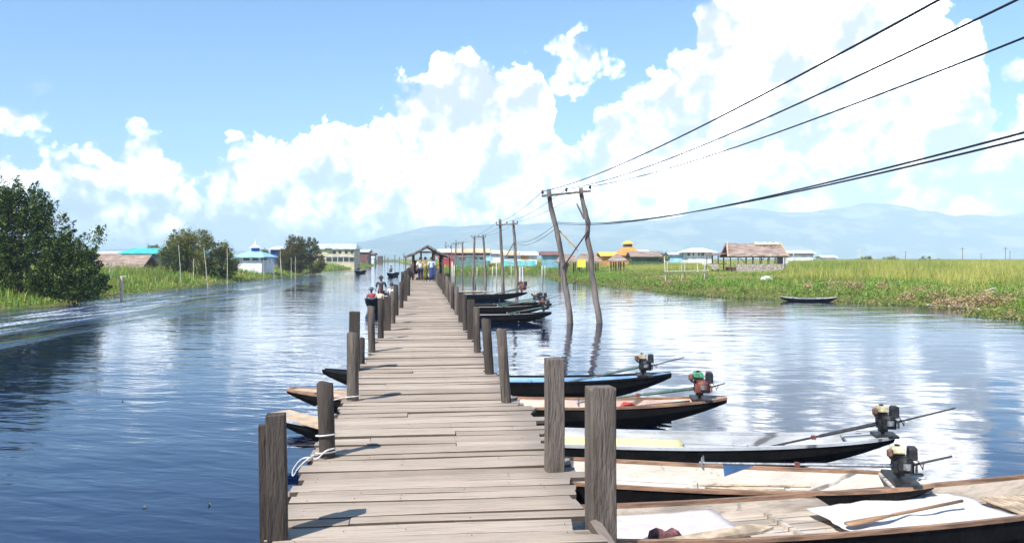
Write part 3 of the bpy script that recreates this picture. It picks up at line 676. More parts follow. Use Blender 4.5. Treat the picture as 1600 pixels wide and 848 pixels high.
def boat(x0, y0, x1, y1, wmax, hullm, inm, rimm, label, gun=.30, tip=.24, engine=None, group='long wooden boats moored along the right side of the pier', lean=0., blunt=.10, cat='boat', name='longtail_boat', ends=(1., 1.), floorz=.05):
    """bow (x0,y0) and stern (x1,y1) in world metres; the hull lies along local +x"""
    L = math.hypot(x1-x0, y1-y0); a = math.atan2(y1-y0, x1-x0)
    root = empty(name, ((x0+x1)/2, (y0+y1)/2, 0), a, label, cat, group)
    N_ = 44; th = .025
    def sec(t):
        e = abs(2*t-1); w_ = (wmax/2-blunt)*max(0, 1-e**2.6)**.75+blunt*.9
        k = ends[0] if t < .5 else ends[1]
        gz = gun+tip*k*e**2.6; bz = -.14+(gun+tip*k+.14-.085)*e**2.9
        return w_, gz, bz
    ov, iv = [], []
    for i in range(N_+1):
        t = i/N_; x = (t-.5)*L; w_, gz, bz = sec(t)
        ov.append([(x, -w_, gz), (x, -w_*.93, gz*.55+bz*.45), (x, -w_*.66, bz+.02), (x, -w_*.3, bz), (x, w_*.3, bz), (x, w_*.66, bz+.02), (x, w_*.93, gz*.55+bz*.45), (x, w_, gz)])
        fz = max(min(bz+.05, gz-.03), min(floorz, gz-.03))
        fw = w_*(.66+.27*min(1, max(0, (fz-bz)/(.55*(gz-bz)+1e-6))))
        iv.append([(x, -w_+th, gz), (x, -fw+th, fz), (x, fw-th, fz), (x, w_-th, gz)])
    ho = MB(); vs_ = [p for r_ in ov for p in r_]; fs_ = [(i*8+k, i*8+k+1, (i+1)*8+k+1, (i+1)*8+k) for i in range(N_) for k in range(7)]
    fs_ += [tuple(range(8)), tuple(N_*8+k for k in range(7, -1, -1))]
    ho.add(vs_, fs_); ho.build('hull', hullm, root, False)
    inn = MB(); vs_ = [p for r_ in iv for p in r_]; fs_ = [(i*4+k, (i+1)*4+k, (i+1)*4+k+1, i*4+k+1) for i in range(N_) for k in range(3)]
    fs_ += [(3, 2, 1, 0), tuple(N_*4+k for k in range(4))]
    inn.add(vs_, fs_); inn.build('inner_boards', inm, root)
    # gunwale rail
    for s in (-1, 1):
        r_ = MB(); n = 0
        for i in range(N_+1):
            x = (i/N_-.5)*L; w_, gz, bz = sec(i/N_)
            o0, o1 = s*(w_+.012), s*(w_-th-.008); r_.v += [(x, o0, gz-.02), (x, o0, gz+.018), (x, o1, gz+.018), (x, o1, gz-.02)]
        r_.f = [(i*4+k, i*4+(k+1) % 4, (i+1)*4+(k+1) % 4, (i+1)*4+k) for i in range(N_) for k in range(4)]+[(3, 2, 1, 0), tuple(N_*4+k for k in range(4))]
        r_.build('gunwale', rimm, root)
    # end decks
    for t0, t1, nm in ((0, .07, 'bow_deck'), (.93, 1., 'stern_deck')):
        d_ = MB(); m_ = 5; vs2 = []
        for i in range(m_+1):
            t = t0+(t1-t0)*i/m_; w_, gz, bz = sec(t); x = (t-.5)*L; vs2 += [(x, -w_+th, gz+.006), (x, w_-th, gz+.006), (x, w_-th, gz-.02), (x, -w_+th, gz-.02)]
        d_.add(vs2, [(i*4+k, i*4+(k+1) % 4, (i+1)*4+(k+1) % 4, (i+1)*4+k) for i in range(m_) for k in range(4)]+[(3, 2, 1, 0), tuple(m_*4+k for k in range(4))])
        d_.build(nm, rimm if nm == 'bow_deck' else inm, root)
    for t in (.25, .42, .60, .77):
        w_, gz, bz = sec(t); x = (t-.5)*L; f_ = MB(); f_.box((x, 0, max(bz+.05, floorz)+.02), (.05, 2*w_*.8, .04)); f_.build('frame_rib', inm, root)
    if engine:
        ex = engine.get('x', .91); w_, gz, bz = sec(ex); x = (ex-.5)*L; z0 = gz+.02
        sc_ = engine.get('s', 1.); tank = engine['tank']; body = engine.get('body', M_iron)
        mt = MB(); mt.box((x, 0, z0), (.34*sc_, max(.22, 2*w_), .035)); mt.tube([(x-.02, 0, z0), (x-.02, 0, z0+.10*sc_)], .03*sc_, 8); mt.box((x-.02, 0, z0+.08*sc_), (.12*sc_, .13*sc_, .04)); mt.build('swivel_mount', M_iron, root)
        cz = z0+.10*sc_
        e_ = MB(); e_.box((x+.02*sc_, 0, cz+.09*sc_), (.26*sc_, .22*sc_, .16*sc_)); e_.lathe([(.085*sc_, -.10*sc_), (.10*sc_, -.06*sc_), (.10*sc_, .06*sc_), (.06*sc_, .10*sc_)], (x+.02*sc_, -.13*sc_, cz+.13*sc_), 12)
        for k in range(4): e_.box((x-.03*sc_, .03*sc_, cz+(.185+.022*k)*sc_), (.17*sc_, .20*sc_, .009*sc_))
        e_.tube([(x+.12*sc_, -.09*sc_, cz+.16*sc_), (x+.17*sc_, -.13*sc_, cz+.13*sc_), (x+.16*sc_, -.16*sc_, cz+.04*sc_)], .02*sc_, 6)
        eo = e_.build('engine', body, root, bevel=.008)
        tk = MB(); tk.box((x-.05*sc_, 0, cz+.315*sc_), (.20*sc_, .19*sc_, .10*sc_), taper=.82); tko = tk.build('fuel_tank', tank, eo, bevel=.025*sc_)
        cp = MB(); cp.lathe([(.035*sc_, 0), (.035*sc_, .025*sc_), (.01, .03*sc_)], (x-.05*sc_, 0, cz+.36*sc_), 10); cp.build('tank_cap', M_iron, tko)
        ex_ = MB(); ex_.tube([(x-.13*sc_, -.10*sc_, cz+.20*sc_), (x-.17*sc_, -.13*sc_, cz+.22*sc_), (x-.18*sc_, -.14*sc_, cz+.31*sc_)], .022*sc_, 7); ex_.lathe([(.03*sc_, 0), (.045*sc_, .02*sc_), (.045*sc_, .09*sc_), (.02*sc_, .11*sc_)], (x-.18*sc_, -.14*sc_, cz+.24*sc_), 10); ex_.build('exhaust', M_rustm, eo)
        cab = MB(); cab.tube([(x+.05*sc_, -.12*sc_, cz+.25*sc_), (x+.18*sc_, -.19*sc_, cz+.20*sc_), (x+.26*sc_, -.10*sc_, cz+.07*sc_), (x+.30*sc_, .02, cz+.12*sc_)], .006, 5); cab.build('throttle_cable', M_iron, eo, True)
        af = MB(); af.box((x+.145*sc_, 0, cz+.27*sc_), (.13*sc_, .17*sc_, .19*sc_), taper=.9); af.build('air_filter', M_iron, eo, bevel=.02)
        pu = MB(); pu.lathe([(.05*sc_, -.03), (.05*sc_, .03)], (x+.02*sc_, -.245*sc_, cz+.13*sc_), 12); pu.build('starter_cover', M_steel, eo)
        sx = engine.get('shaft', 1.9); dz_ = engine.get('drop', .42); yo = engine.get('yo', 0.)
        a_, b_ = Vector((x-.08*sc_, 0, cz+.08*sc_)), Vector((x-sx, yo, cz+.08*sc_-dz_))
        sh_ = MB(); sh_.tube([a_, a_.lerp(b_, .45), a_.lerp(b_, .46), b_], [.032*sc_, .026*sc_, .019*sc_, .016*sc_], 8); so_ = sh_.build('drive_shaft', engine.get('pipe', M_green), root)
        q = a_.lerp(b_, .5); cl_ = MB(); cl_.box(q, (.07*sc_, .06*sc_, .06*sc_)); cl_.build('bearing', M_redmetal, so_)
        pr = MB()
        for k in range(2):
            an = k*math.pi+.5; pr.box(b_+Vector((-.02, math.cos(an)*.05, math.sin(an)*.05)), (.012, .10, .05), Matrix.Rotation(an, 3, 'X') @ Matrix.Rotation(.5, 3, 'Y'))
        pr.tube([b_, b_+Vector((-.06, 0, 0))], .018, 8); pr.build('propeller', M_steel, so_)
        fn = MB(); q = a_.lerp(b_, .9); q2 = a_.lerp(b_, .70); dn = Vector((.02, 0, -.15))
        fn.add([q+Vector((0, -.004, 0)), q2+Vector((0, -.004, 0)), q+dn+Vector((0, -.004, 0)), q+Vector((0, .004, 0)), q2+Vector((0, .004, 0)), q+dn+Vector((0, .004, 0))], [(0, 1, 2), (5, 4, 3), (0, 3, 4, 1), (1, 4, 5, 2), (2, 5, 3, 0)])
        fn.build('skeg_fin', engine.get('fin', M_green), so_)
        hd = MB(); tl = engine.get('tiller', .7); hd.tube([(x+.16*sc_, .03, cz+.09*sc_), (x+.16*sc_+tl, .05, cz+.09*sc_+tl*.28)], [.014, .011], 6); hd.build('tiller', M_iron, root)
    return root, L, a, sec
def on(b_, x, y=0, z=0):
    root, L, a, sec = b_; c_, s_ = math.cos(a), math.sin(a)
    return (root.location.x+x*c_-y*s_, root.location.y+x*s_+y*c_, z)

B1 = boat(-3.85, 16.35, 3.15, 15.85, .95, M_hull, M_inblue, M_hull, 'black hulled boat with pale blue inside, farthest of the five boats under the near pier', gun=.36, tip=.16, floorz=.27,
          engine=dict(x=.925, tank=M_cream, s=.88, shaft=1.75, drop=.38, tiller=.65))
B2 = boat(-3.95, 14.15, 3.55, 13.25, 1.02, M_hull, M_inpink, M_rimbrown, 'black hulled boat with pinkish boards and a green fuel tank on its engine', gun=.33, tip=.16, floorz=.20,
          engine=dict(x=.945, tank=M_greentank, body=M_redmetal, s=.95, shaft=2.0, drop=.26, tiller=.25, yo=-.1))
B3 = boat(-3.45, 11.7, 4.95, 10.4, 1.08, M_hull, M_ingrey, M_ingrey, 'black hulled boat with pale grey boards and a yellow mat inside', gun=.33, tip=.16, floorz=.21,
          engine=dict(x=.988, tank=M_cream, s=.82, shaft=1.7, drop=.42, tiller=.75, pipe=M_iron, fin=M_iron))
B4 = boat(-1.5, 9.75, 4.45, 8.55, 1.16, M_hull, M_inwhite, M_rimbrown, 'whitewashed boat with a blue skeg fin on its engine pipe and loose sticks inside', gun=.33, tip=.10, blunt=.22, floorz=.14,
          engine=dict(x=.955, tank=M_cream, s=.76, shaft=2.05, drop=.10, tiller=.4, pipe=M_steel, fin=M_finblue, yo=.12))
B5 = boat(-.9, 6.85, 7.6, 8.75, 1.2, M_hull, M_intan, M_rimbrown, 'sandy brown boat nearest the camera, holding a white sheet, a mat and a paddle', gun=.34, tip=.26, blunt=.16, floorz=.19)
B6 = boat(-4.6, 34.6, 1.72, 34.9, 1.0, M_hull, M_ingrey, M_hull, 'dark moored boat with grey boards, nearest of the three just beyond the tall H-shaped pole', gun=.34, tip=.10,
          engine=dict(x=.95, tank=M_redmetal, s=1.15, shaft=1.6, drop=.25))
B7 = boat(-5.2, 40.1, 2.0, 40.4, 1.0, M_hull, M_inwhite, M_hull, 'dark moored boat with a white interior, middle of three beyond the tall H-shaped pole', gun=.34, tip=.16,
          engine=dict(x=.93, tank=M_iron, s=1.25, shaft=2.2, drop=.3))
B8 = boat(-5.4, 42.2, 1.75, 42.6, .9, M_hull, M_ingrey, M_hull, 'slim dark moored boat close behind the white-lined one', gun=.34, tip=.12,
          engine=dict(x=.93, tank=M_cream, s=1.1, shaft=2.2, drop=.3))
B9 = boat(-7.2, 52.5, 1.0, 53.6, 1.0, M_hull, M_ingrey, M_hull, 'farthest moored boat with a reddish engine and a long bundle of poles lying across it', gun=.34, tip=.16,
          engine=dict(x=.96, tank=M_redmetal, body=M_redmetal, s=1.6, shaft=2.4, drop=.5))
# cargo in the boats
def thing1(mb, name, m, label, cat, group=None, **k):
    o = mb.build(name, m, None, **k); return tag(o, label, cat, group)
def slab(name, b_, x, y, z, sx, sy, sz, rz, m, label, cat, group=None, bevel=0):
    mb = MB(); mb.box((0, 0, 0), (sx, sy, sz)); o = mb.build(name, m, None, bevel=bevel)
    o.location = on(b_, x, y, z); o.rotation_euler = (0, 0, b_[2]+rz); return tag(o, label, cat, group)
def sheet(name, b_, x, y, z, sx, sy, rz, m, label, cat, amp=.02, th=.008, rag=.03, n=16):
    V = []; k = n+1
    for j in range(k):
        for i in range(k):
            u, v = i/n-.5, j/n-.5; X, Y = u*sx, v*sy
            e = mnoise.noise(Vector((X*2.2, Y*2.6, x*3)))*amp+mnoise.noise(Vector((X*7, Y*7, x)))*amp*.3
            if i in (0, n): X += mnoise.noise(Vector((v*9, x, 2)))*rag
            if j in (0, n): Y += mnoise.noise(Vector((u*11, x, 5)))*rag
            V.append((X, Y, e))
    nv = len(V); V += [(a, b__, c_-th) for a, b__, c_ in V]; fs_ = []
    for j in range(n):
        for i in range(n):
            q = j*k+i; fs_.append((q, q+1, q+k+1, q+k)); fs_.append((q+nv, q+k+nv, q+k+1+nv, q+1+nv))
    rim = [i for i in range(k)]+[j*k+n for j in range(1, k)]+[n*k+i for i in range(n-1, -1, -1)]+[j*k for j in range(n-1, 0, -1)]
    for a, b__ in zip(rim, rim[1:]+rim[:1]): fs_.append((b__, a, a+nv, b__+nv))
    o = link_mesh(name, V, fs_, m, None, True); o.location = on(b_, x, y, z); o.rotation_euler = (0, 0, b_[2]+rz); return tag(o, label, cat)
M_mat = mat('pale_pink_mat', (.64, .56, .55), .85, .12, 6, .3, streak=.3, stretch=(1, 1, 1)); M_sheet = mat('white_sheet', (.68, .66, .62), .8, .06, 3)
M_yel = mat('yellow_mat', (.74, .68, .32), .85, .1, 6, .2); M_redcl = mat('dark_red_cloth', (.20, .08, .08), .9, .4, 14, .5); M_pad = mat('brown_paddle_wood', (.34, .19, .10), .6, .3, 4, .2, stretch=(.3, 3, 1))
M_stick = mat('pale_stick_wood', (.50, .38, .26), .8, .3, 5, .2); M_ochre = mat('ochre_pole', (.52, .33, .09), .6, .2, 5)
sheet('floor_mat', B5, -1.95, .06, .30, 1.3, .84, -.02, M_mat, 'pale pink patterned mat laid in the nearest boat beside the big post', 'mat', .01, .012)
mb = MB(); mb.tube([(-.04+.028*i, .02*math.sin(i), .015*math.sin(i*.9)) for i in range(11)], [.02, .05, .07, .078, .07, .08, .074, .066, .07, .045, .02], 16, rough=.16); o = thing1(mb, 'cloth_bundle', M_redcl, 'crumpled dark red cloth lying on the pink mat', 'cloth', smooth=True); o.location = on(B5, -2.2, -.24, .325)
mb = MB(); mb.add([(-.6, -.09, 0), (.35, -.10, 0), (.52, -.03, 0), (.38, .10, 0), (-.6, .03, 0), (-.6, -.09, .025), (.35, -.10, .025), (.52, -.03, .025), (.38, .10, .025), (-.6, .03, .025)], [(4, 3, 2, 1, 0), (5, 6, 7, 8, 9), (0, 1, 6, 5), (1, 2, 7, 6), (2, 3, 8, 7), (3, 4, 9, 8), (4, 0, 5, 9)])
o = thing1(mb, 'broken_board', M_stick, 'broken light brown board resting on the near edge of the pink mat', 'board'); o.location = on(B5, -1.62, -.36, .345); o.rotation_euler = (0, -.03, B5[2]+.05)
sheet('white_sheet', B5, .62, -.03, .285, 1.85, .88, .10, M_sheet, 'large white sheet spread over the floor of the nearest boat', 'sheet', .04, .01, n=30)
mb = MB(); P_ = [(-.62, 0, 0), (-.5, 0, 0), (-.1, 0, .01), (.0, 0, .012), (.85, 0, .06)]; 
mb.tube([(-.60, 0, .0), (-.57, 0, .0), (-.2, 0, .012), (.02, 0, .02)], [.03, .058, .046, .018], 8, flat=.28); mb.tube([(-.02, 0, .02), (.9, 0, .05)], .017, 8)
root = empty('paddle', on(B5, .28, -.20, .325), B5[2]+.16, 'long brown wooden paddle lying on the white sheet', 'paddle')
mb.build('blade_and_handle', M_pad, root, True)
mb = MB(); mb.tube([(0, 0, 0), (1.5, .1, .26)], [.02, .016], 8); o = thing1(mb, 'iron_rod', M_iron, 'dark iron rod sloping out of the right end of the nearest boat', 'rod'); o.location = on(B5, 1.85, -.18, .28); o.rotation_euler = (0, 0, B5[2]+.08)
slat = MB()
for k in range(7): slat.box((k*.075, 0, 0), (.06, .58, .018))
slat.bar((-.03, -.22, -.02), (.5, -.22, -.02), .03); slat.bar((-.03, .22, -.02), (.5, .22, -.02), .03)
o = thing1(slat, 'slatted_rack', M_stick, 'slatted wooden floor rack right of the white sheet in the nearest boat', 'rack'); o.location = on(B5, 1.72, 0, .265); o.rotation_euler = (0, 0, B5[2])
M_dot = mat('spotted_cloth', (.74, .70, .70), .85, .1, 6); sheet('spotted_cloth', B5, 2.9, .0, .42, .75, .5, .1, M_dot, 'white cloth with small dark spots on the raised right end of the nearest boat', 'cloth', .02, .01)
sheet('yellow_mat', B3, .40, .03, .285, 2.35, .50, .0, M_yel, 'pale yellow mat laid along the grey boat', 'mat', .004, .01, rag=.01)
mb = MB(); mb.tube([(-.12, 0, 0), (-.05, .03, .03), (.08, 0, .03), (.15, 0, 0)], [.02, .07, .06, .02], 9, rough=.3); o = thing1(mb, 'red_cloth', mat('red_cloth', (.42, .05, .04), .9, .3, 12, .4), 'small red cloth in the pinkish boat below its engine pipe', 'cloth'); o.location = on(B2, 2.15, .10, .27)
for k, (a0, y0_, l_, m_, lb) in enumerate(((2.55, -.12, 1.1, M_ochre, 'ochre yellow pole lying toward the stern of the pinkish boat'), (2.75, .10, .9, M_stick, 'thin grey pole lying beside the ochre one in the pinkish boat'))):
    mb = MB(); mb.tube([(-l_/2, 0, 0), (l_/2, .04, .1)], .022, 7); o = thing1(mb, 'boat_pole', m_, lb, 'pole'); o.location = on(B2, a0, y0_, .29); o.rotation_euler = (0, 0, B2[2]+.02)
for k in range(6):
    mb = MB(); l_ = random.uniform(.8, 1.25); mb.tube([(-l_/2, 0, 0), (0, random.uniform(-.02, .02), .01), (l_/2, 0, .015)], [.012, .017, .010], 6)
    o = thing1(mb, 'loose_stick', M_stick, 'one of the loose pale sticks heaped beside the blue fin in the whitewashed boat', 'stick', 'loose sticks in the whitewashed boat'); o.location = on(B4, 1.25+random.uniform(-.1, .1), -.22+k*.05, .21+.02*(k % 3)); o.rotation_euler = (0, 0, B4[2]+random.uniform(-.16, .12))
mb = MB(); mb.tube([(-.45, 0, 0), (.3, 0, .02)], [.012, .014], 6); mb.box((.34, 0, .03), (.05, .15, .05)); o = thing1(mb, 'anchor_tool', M_iron, 'long handled iron hook lying by the engine of the whitewashed boat', 'tool'); o.location = on(B4, 2.0, -.18, .24); o.rotation_euler = (0, 0, B4[2]+.1)
mb = MB(); mb.lathe([(.07, 0), (.085, .02), (.06, .05), (.02, .06)], (0, 0, 0), 12); o = thing1(mb, 'coiled_rope', M_redcl, 'round reddish coil on the bow boards of the whitewashed boat', 'rope coil'); o.location = on(B4, -.60, .30, .19)
for k, (xx_, yy_, zz_) in enumerate(((-1.9, .1, .40), (-1.2, .0, .46))):
    mb = MB(); mb.tube([(0, 0, 0), (1.6, .05, .03), (3.1, -.02, 0)], [.05, .06, .045], 7, rough=.1); o = thing1(mb, 'bamboo_pole', M_stick if k else M_postpale, ('dark weathered pole' if not k else 'pale bamboo pole')+' laid lengthwise on the farthest moored boat', 'pole'); o.location = on(B9, xx_, yy_, zz_+.05); o.rotation_euler = (0, -.02, B9[2]+.04)
# bows poking out left of the pier carry a loose plank
def world_board(name, a_, b_, wd_, th_, m_, label, cat='board', group=None):
    mb = MB(); A, B_ = Vector(a_), Vector(b_); c_ = (A+B_)/2; mb.bar(A-c_, B_-c_, wd_, th_); o = mb.build(name, m_, None); o.location = c_; return tag(o, label, cat, group)
world_board('loose_board', (-3.5, 12.05, .48), (-2.1, 10.75, .44), .34, .03, mat('fresh_board', (.55, .40, .26), .7, .15, 4, .2), 'fresh light wooden board on the bow left of the pier beside the leaning round post')
world_board('loose_board', (-3.85, 14.18, .475), (-2.7, 14.02, .43), .22, .02, MATS['fresh_board'], 'pale brown board on the farther bow poking out left of the pier')
# moored canoe by the right bank, and far moving boats
bb = W(1222, 463); be = W(1307, 465)
B10 = boat(PX(1222, 51.8), 52.2, PX(1308, 51.2), 51.2, .85, M_hull, M_ingrey, M_ingrey, 'empty slim canoe drawn up against the right bank', gun=.2, tip=.10, group=None, name='canoe', cat='canoe')

# ------------------------------------------------------------------ mooring ropes
M_rope = mat('white_rope', (.74, .72, .68), .9, .15, 30, .3)
def smoothpts(P, k=5):
    P = [Vector(p_) for p_ in P]; out = []
    for i in range(len(P)-1):
        a, b_, c_, d_ = P[max(i-1, 0)], P[i], P[i+1], P[min(i+2, len(P)-1)]
        for j in range(k):
            t_ = j/k; out.append(.5*((2*b_)+(c_-a)*t_+(2*a-5*b_+4*c_-d_)*t_*t_+(3*b_-a-3*c_+d_)*t_**3))
    return out+[P[-1]]
def ring_rope(px, vb, vz, wpx, label, tail=None):
    Y = F*(EYE-DK)/(vb-HOR); X = PX(px, Y); z = ZV(vz, Y); r_ = wpx*Y/F/2+.008
    mb = MB(); pts = [(X+math.cos(k/14*2*math.pi)*r_, Y+math.sin(k/14*2*math.pi)*r_, z+.012*math.cos(k/14*2*math.pi+1)) for k in range(15)]
    mb.tube(pts, .006, 6, cap=False)
    if tail:
        mb.tube(smoothpts([(X+a, Y+b_, z+c_) for a, b_, c_ in tail]), .0065, 6)
    o = mb.build('mooring_rope', M_rope, None, True); return tag(o, label, 'rope')
ring_rope(509, 713, 679, 27, 'thin white rope tied round the middle of the leaning round post')
ring_rope(509, 713, 706, 27, 'white rope knotted at the foot of the leaning round post, with a loose loop hanging', [(-.07, -.09, 0), (-.12, -.13, -.03), (-.19, -.12, -.10), (-.24, -.08, -.17), (-.25, -.05, -.13), (-.19, -.06, -.05), (-.12, -.09, -.02), (-.05, -.1, -.03), (.02, -.09, .03), (.08, -.04, .04)])
ring_rope(551, 626, 619, 21, 'thin pale rope round the foot of the tall round post on the left side', [(-.08, -.05, 0), (-.25, -.02, -.05), (-.42, .05, -.12)])

# ------------------------------------------------------------------ power poles and lines
M_pole = mat('grey_pole_wood', (.20, .165, .14), .85, .5, 2.5, .9, isl=.1, c2=(.10, .08, .07), stretch=(2, 2, .3))
M_ins = mat('dark_insulator', (.03, .02, .02), .25, .2, 9); M_arm = mat('steel_crossarm', (.17, .13, .10), .6, .4, 8)
def hframe(Y, pl, pr, arm, label, r_=.09, braces=(), ins=3, extra=()):
    """pl / pr: pixel chains of the two poles at depth Y; arm: pixel ends of the crossarm"""
    P3 = lambda q, dy=0.: Vector((PX(q[0], Y), Y+dy, ZV(q[1], Y)))
    b0 = P3(pl[-1]); root = empty('power_pole', (b0.x, Y, 0), 0, label, 'power pole', 'H-shaped wooden power poles standing in the water')
    o_ = Vector((b0.x, Y, 0))
    for ch in (pl, pr):
        mb = MB(); pts = [P3(q)-o_ for q in ch]; last = pts[-1]; pts.append(Vector((last.x+(last.x-pts[-2].x)*.2, last.y, last.z-1.0)))
        n_ = len(pts); dense = []; rad = []
        for i in range(n_-1):
            for k in range(3): dense.append(pts[i].lerp(pts[i+1], k/3)+Vector((random.uniform(-.012, .012), random.uniform(-.012, .012), 0)))
        dense.append(pts[-1]); rad = [r_*(.72+.34*i/len(dense))*random.uniform(.93, 1.07) for i in range(len(dense))]
        mb.tube(dense, rad, 9, rough=.12); mb.build('pole', M_pole, root, True)
    A, B_ = P3(arm[0], -r_-.05)-o_, P3(arm[1], -r_-.05)-o_; mb = MB(); mb.bar(A, B_, .07, .09); ao = mb.build('crossarm', M_arm, root)
    tops = []
    for k in range(ins):
        q = A.lerp(B_, (.02, .5, .98)[k] if ins == 3 else (.05, .95)[k]); mb = MB(); mb.lathe([(.015, .03), (.015, .10), (.05, .10), (.06, .14), (.035, .17), (.055, .19), (.05, .235), (.02, .25)], q, 10); mb.build('insulator', M_ins, ao, True); tops.append(q+o_+Vector((0, 0, .2)))
    for (p0, p1, m_, dy) in braces:
        mb = MB(); mb.bar(P3(p0, dy)-o_, P3(p1, dy)-o_, .05, .06); mb.build('brace', m_, root)
    for (p0, p1) in extra:
        mb = MB(); mb.tube([P3(p0)-o_, P3(p1)-o_], [.05, .03], 7); mb.build('stub_branch', M_pole, root)
    return tops, P3
T1, P1 = hframe(34.3, [(857, 296), (861, 325), (868, 352), (874, 380), (878, 405), (882, 440), (888, 475), (891, 506)], [(907, 293), (911, 320), (919, 348), (917, 370), (924, 400), (924, 425), (930, 460), (937, 506)],
    ((846, 307), (923, 299)), 'nearest and tallest H-shaped wooden power pole with crooked legs standing in the water', .135,
    [((919, 360), (879, 418), M_ins, -.16), ((874, 360), (904, 392), mat('new_yellow_timber', (.58, .36, .14), .7, .1, 5), .14)], extra=[((913, 342), (901, 318))])
T2, P2 = hframe(66, [(781, 342), (782, 365), (784, 400), (785, 430), (786, 456)], [(801.5, 344), (804, 370), (805, 400), (807, 430), (808, 456)], ((775, 351.5), (809, 350)), 'second H-shaped wooden power pole, behind the farthest moored boat', .15,
    [((803, 379), (790, 402), M_ins, -.2)])
T3, P3_ = hframe(95, [(741.5, 368), (740.5, 400), (738.5, 441)], [(754.5, 366), (757, 395), (759, 441)], ((737, 371), (759.5, 370)), 'third H-shaped wooden power pole, in front of the tan roofed row house', .16)
T4, P4 = hframe(128, [(712.5, 375), (712, 400), (710, 431)], [(722.5, 378), (723, 400), (722, 431)], ((708, 381), (725, 380)), 'fourth H-shaped power pole, smaller, seen right of the pier shelter', .15)
T5, P5 = hframe(175, [(696.5, 378), (697, 400), (697, 419)], [(704, 384), (704, 400), (704, 419)], ((694.5, 385.5), (706, 385)), 'fifth and farthest H-shaped power pole beside the shelter roof', .15)
M_wire = mat('black_wire', (.02, .02, .022), .6, 0, 1)
def wire(pts, r_, label, group='overhead power lines'):
    mb = MB(); mb.tube(pts, r_, 5); o = mb.build('power_line', M_wire, None, True); return tag(o, label, 'power line', group)
def sagline(a, b_, sag, n=14): return [a.lerp(b_, k/n)-Vector((0, 0, 4*sag*(k/n)*(1-k/n))) for k in range(n+1)]
def fitwire(S, q1, q2, off=0.1136, yend=-8., r_=.015, label=''):
    """start S, two photo points on a line running parallel to the pier; parabola z(Y)"""
    def hit(px, v):
        Y = (S.x+off*S.y)/((px-800)/F+off); return Y, ZV(v, Y)
    pts = [(S.y, S.z), hit(*q1), hit(*q2)]; co_ = np.polyfit([p_[0] for p_ in pts], [p_[1] for p_ in pts], 2)
    ys = np.concatenate([np.linspace(S.y, 12, 22), np.linspace(11.5, yend, 34)])
    return wire([(S.x+off*(S.y-y_), y_, float(np.polyval(co_, y_))) for y_ in ys], r_, label)
fitwire(T1[0], (1236, 125), (1467, 0), label='uppermost wire crossing the sky to the upper right, left insulator')
fitwire(T1[1], (1302, 137), (1589, 0), label='middle of the three thin high wires crossing the clouds')
fitwire(T1[2], (1302, 175), (1600, 59), label='lowest of the three thin high wires crossing the clouds')
cs = P1((868, 349)); fitwire(cs, (1302, 283), (1600, 207), r_=.013, label='upper of the two thick low cables running to the right edge')
cs = P1((871, 347)); fitwire(cs, (1302, 287), (1600, 217), r_=.013, label='lower of the two thick low cables running to the right edge')
for A_, B__, nm in ((T1, T2, 'first and second'), (T2, T3, 'second and third'), (T3, T4, 'third and fourth'), (T4, T5, 'fourth and fifth')):
    for k, w_ in enumerate(('left', 'middle', 'right')): wire(sagline(A_[k], B__[k], .25), .011, '%s high wire between the %s H-shaped poles' % (w_, nm))
wire(sagline(P1((866, 352)), P2((803, 377)), .35), .012, 'upper low cable between the first and second H-shaped poles')
wire(sagline(P1((867, 358)), P2((804, 379)), .4), .012, 'lower low cable between the first and second H-shaped poles')
# thin stakes standing in the water
M_bam = mat('pale_bamboo', (.62, .58, .46), .7, .2, 6)
def stake(px, vt, vb, wpx=2., m=None, lean=0., label='', z0=None, cat='stake', group='thin stakes standing in the channel'):
    Y = F*EYE/(vb-HOR); mb = MB(); r_ = wpx*Y/F/2; zt = ZV(vt, Y)
    mb.tube([(0, 0, -.8), (lean*zt*.5, 0, zt*.5), (lean*zt, 0, zt)], [r_*1.1, r_, r_*.75], 7); o = mb.build('stake', m or M_bam, None, True); o.location = (PX(px, Y), Y, 0); return tag(o, label, cat, group)
for px_, vt_, vb_, w_, m_, lb in ((707, 409, 449, 2.2, None, 'pale stake right of the pier shelter, taller of a close pair'), (709.5, 414, 446, 2., None, 'pale stake right of the pier shelter, thinner of a close pair'), (705.5, 380, 447, 1.8, M_pole, 'tall dark stake rising above the red shop fronts'),
     (769.5, 416, 441, 1.6, None, 'pale stake left of the second H-shaped pole, shorter of two'), (776, 411, 444, 1.8, None, 'pale stake left of the second H-shaped pole, taller of two'), (745.5, 417, 436, 1.4, None, 'short pale stake between the legs of the third H-shaped pole'),
     (847, 415, 444, 1.7, None, 'pale stake standing alone in the channel, left of a fainter one'), (851.5, 415, 436, 1.3, None, 'faint thin stake close to the shore right of the turquoise sign'),
     (799, 413, 438, 1.3, None, 'short stake behind the turquoise sign'), (743, 432, 448, 2.2, M_pole, 'dark stump just above the water in front of the third H-shaped pole'), (641.5, 413, 452, 2.4, M_postpale, 'tall slim pole rising at the left edge of the pier before the shelter')):
    stake(px_, vt_, vb_, w_, m_, random.uniform(-.02, .02), lb)
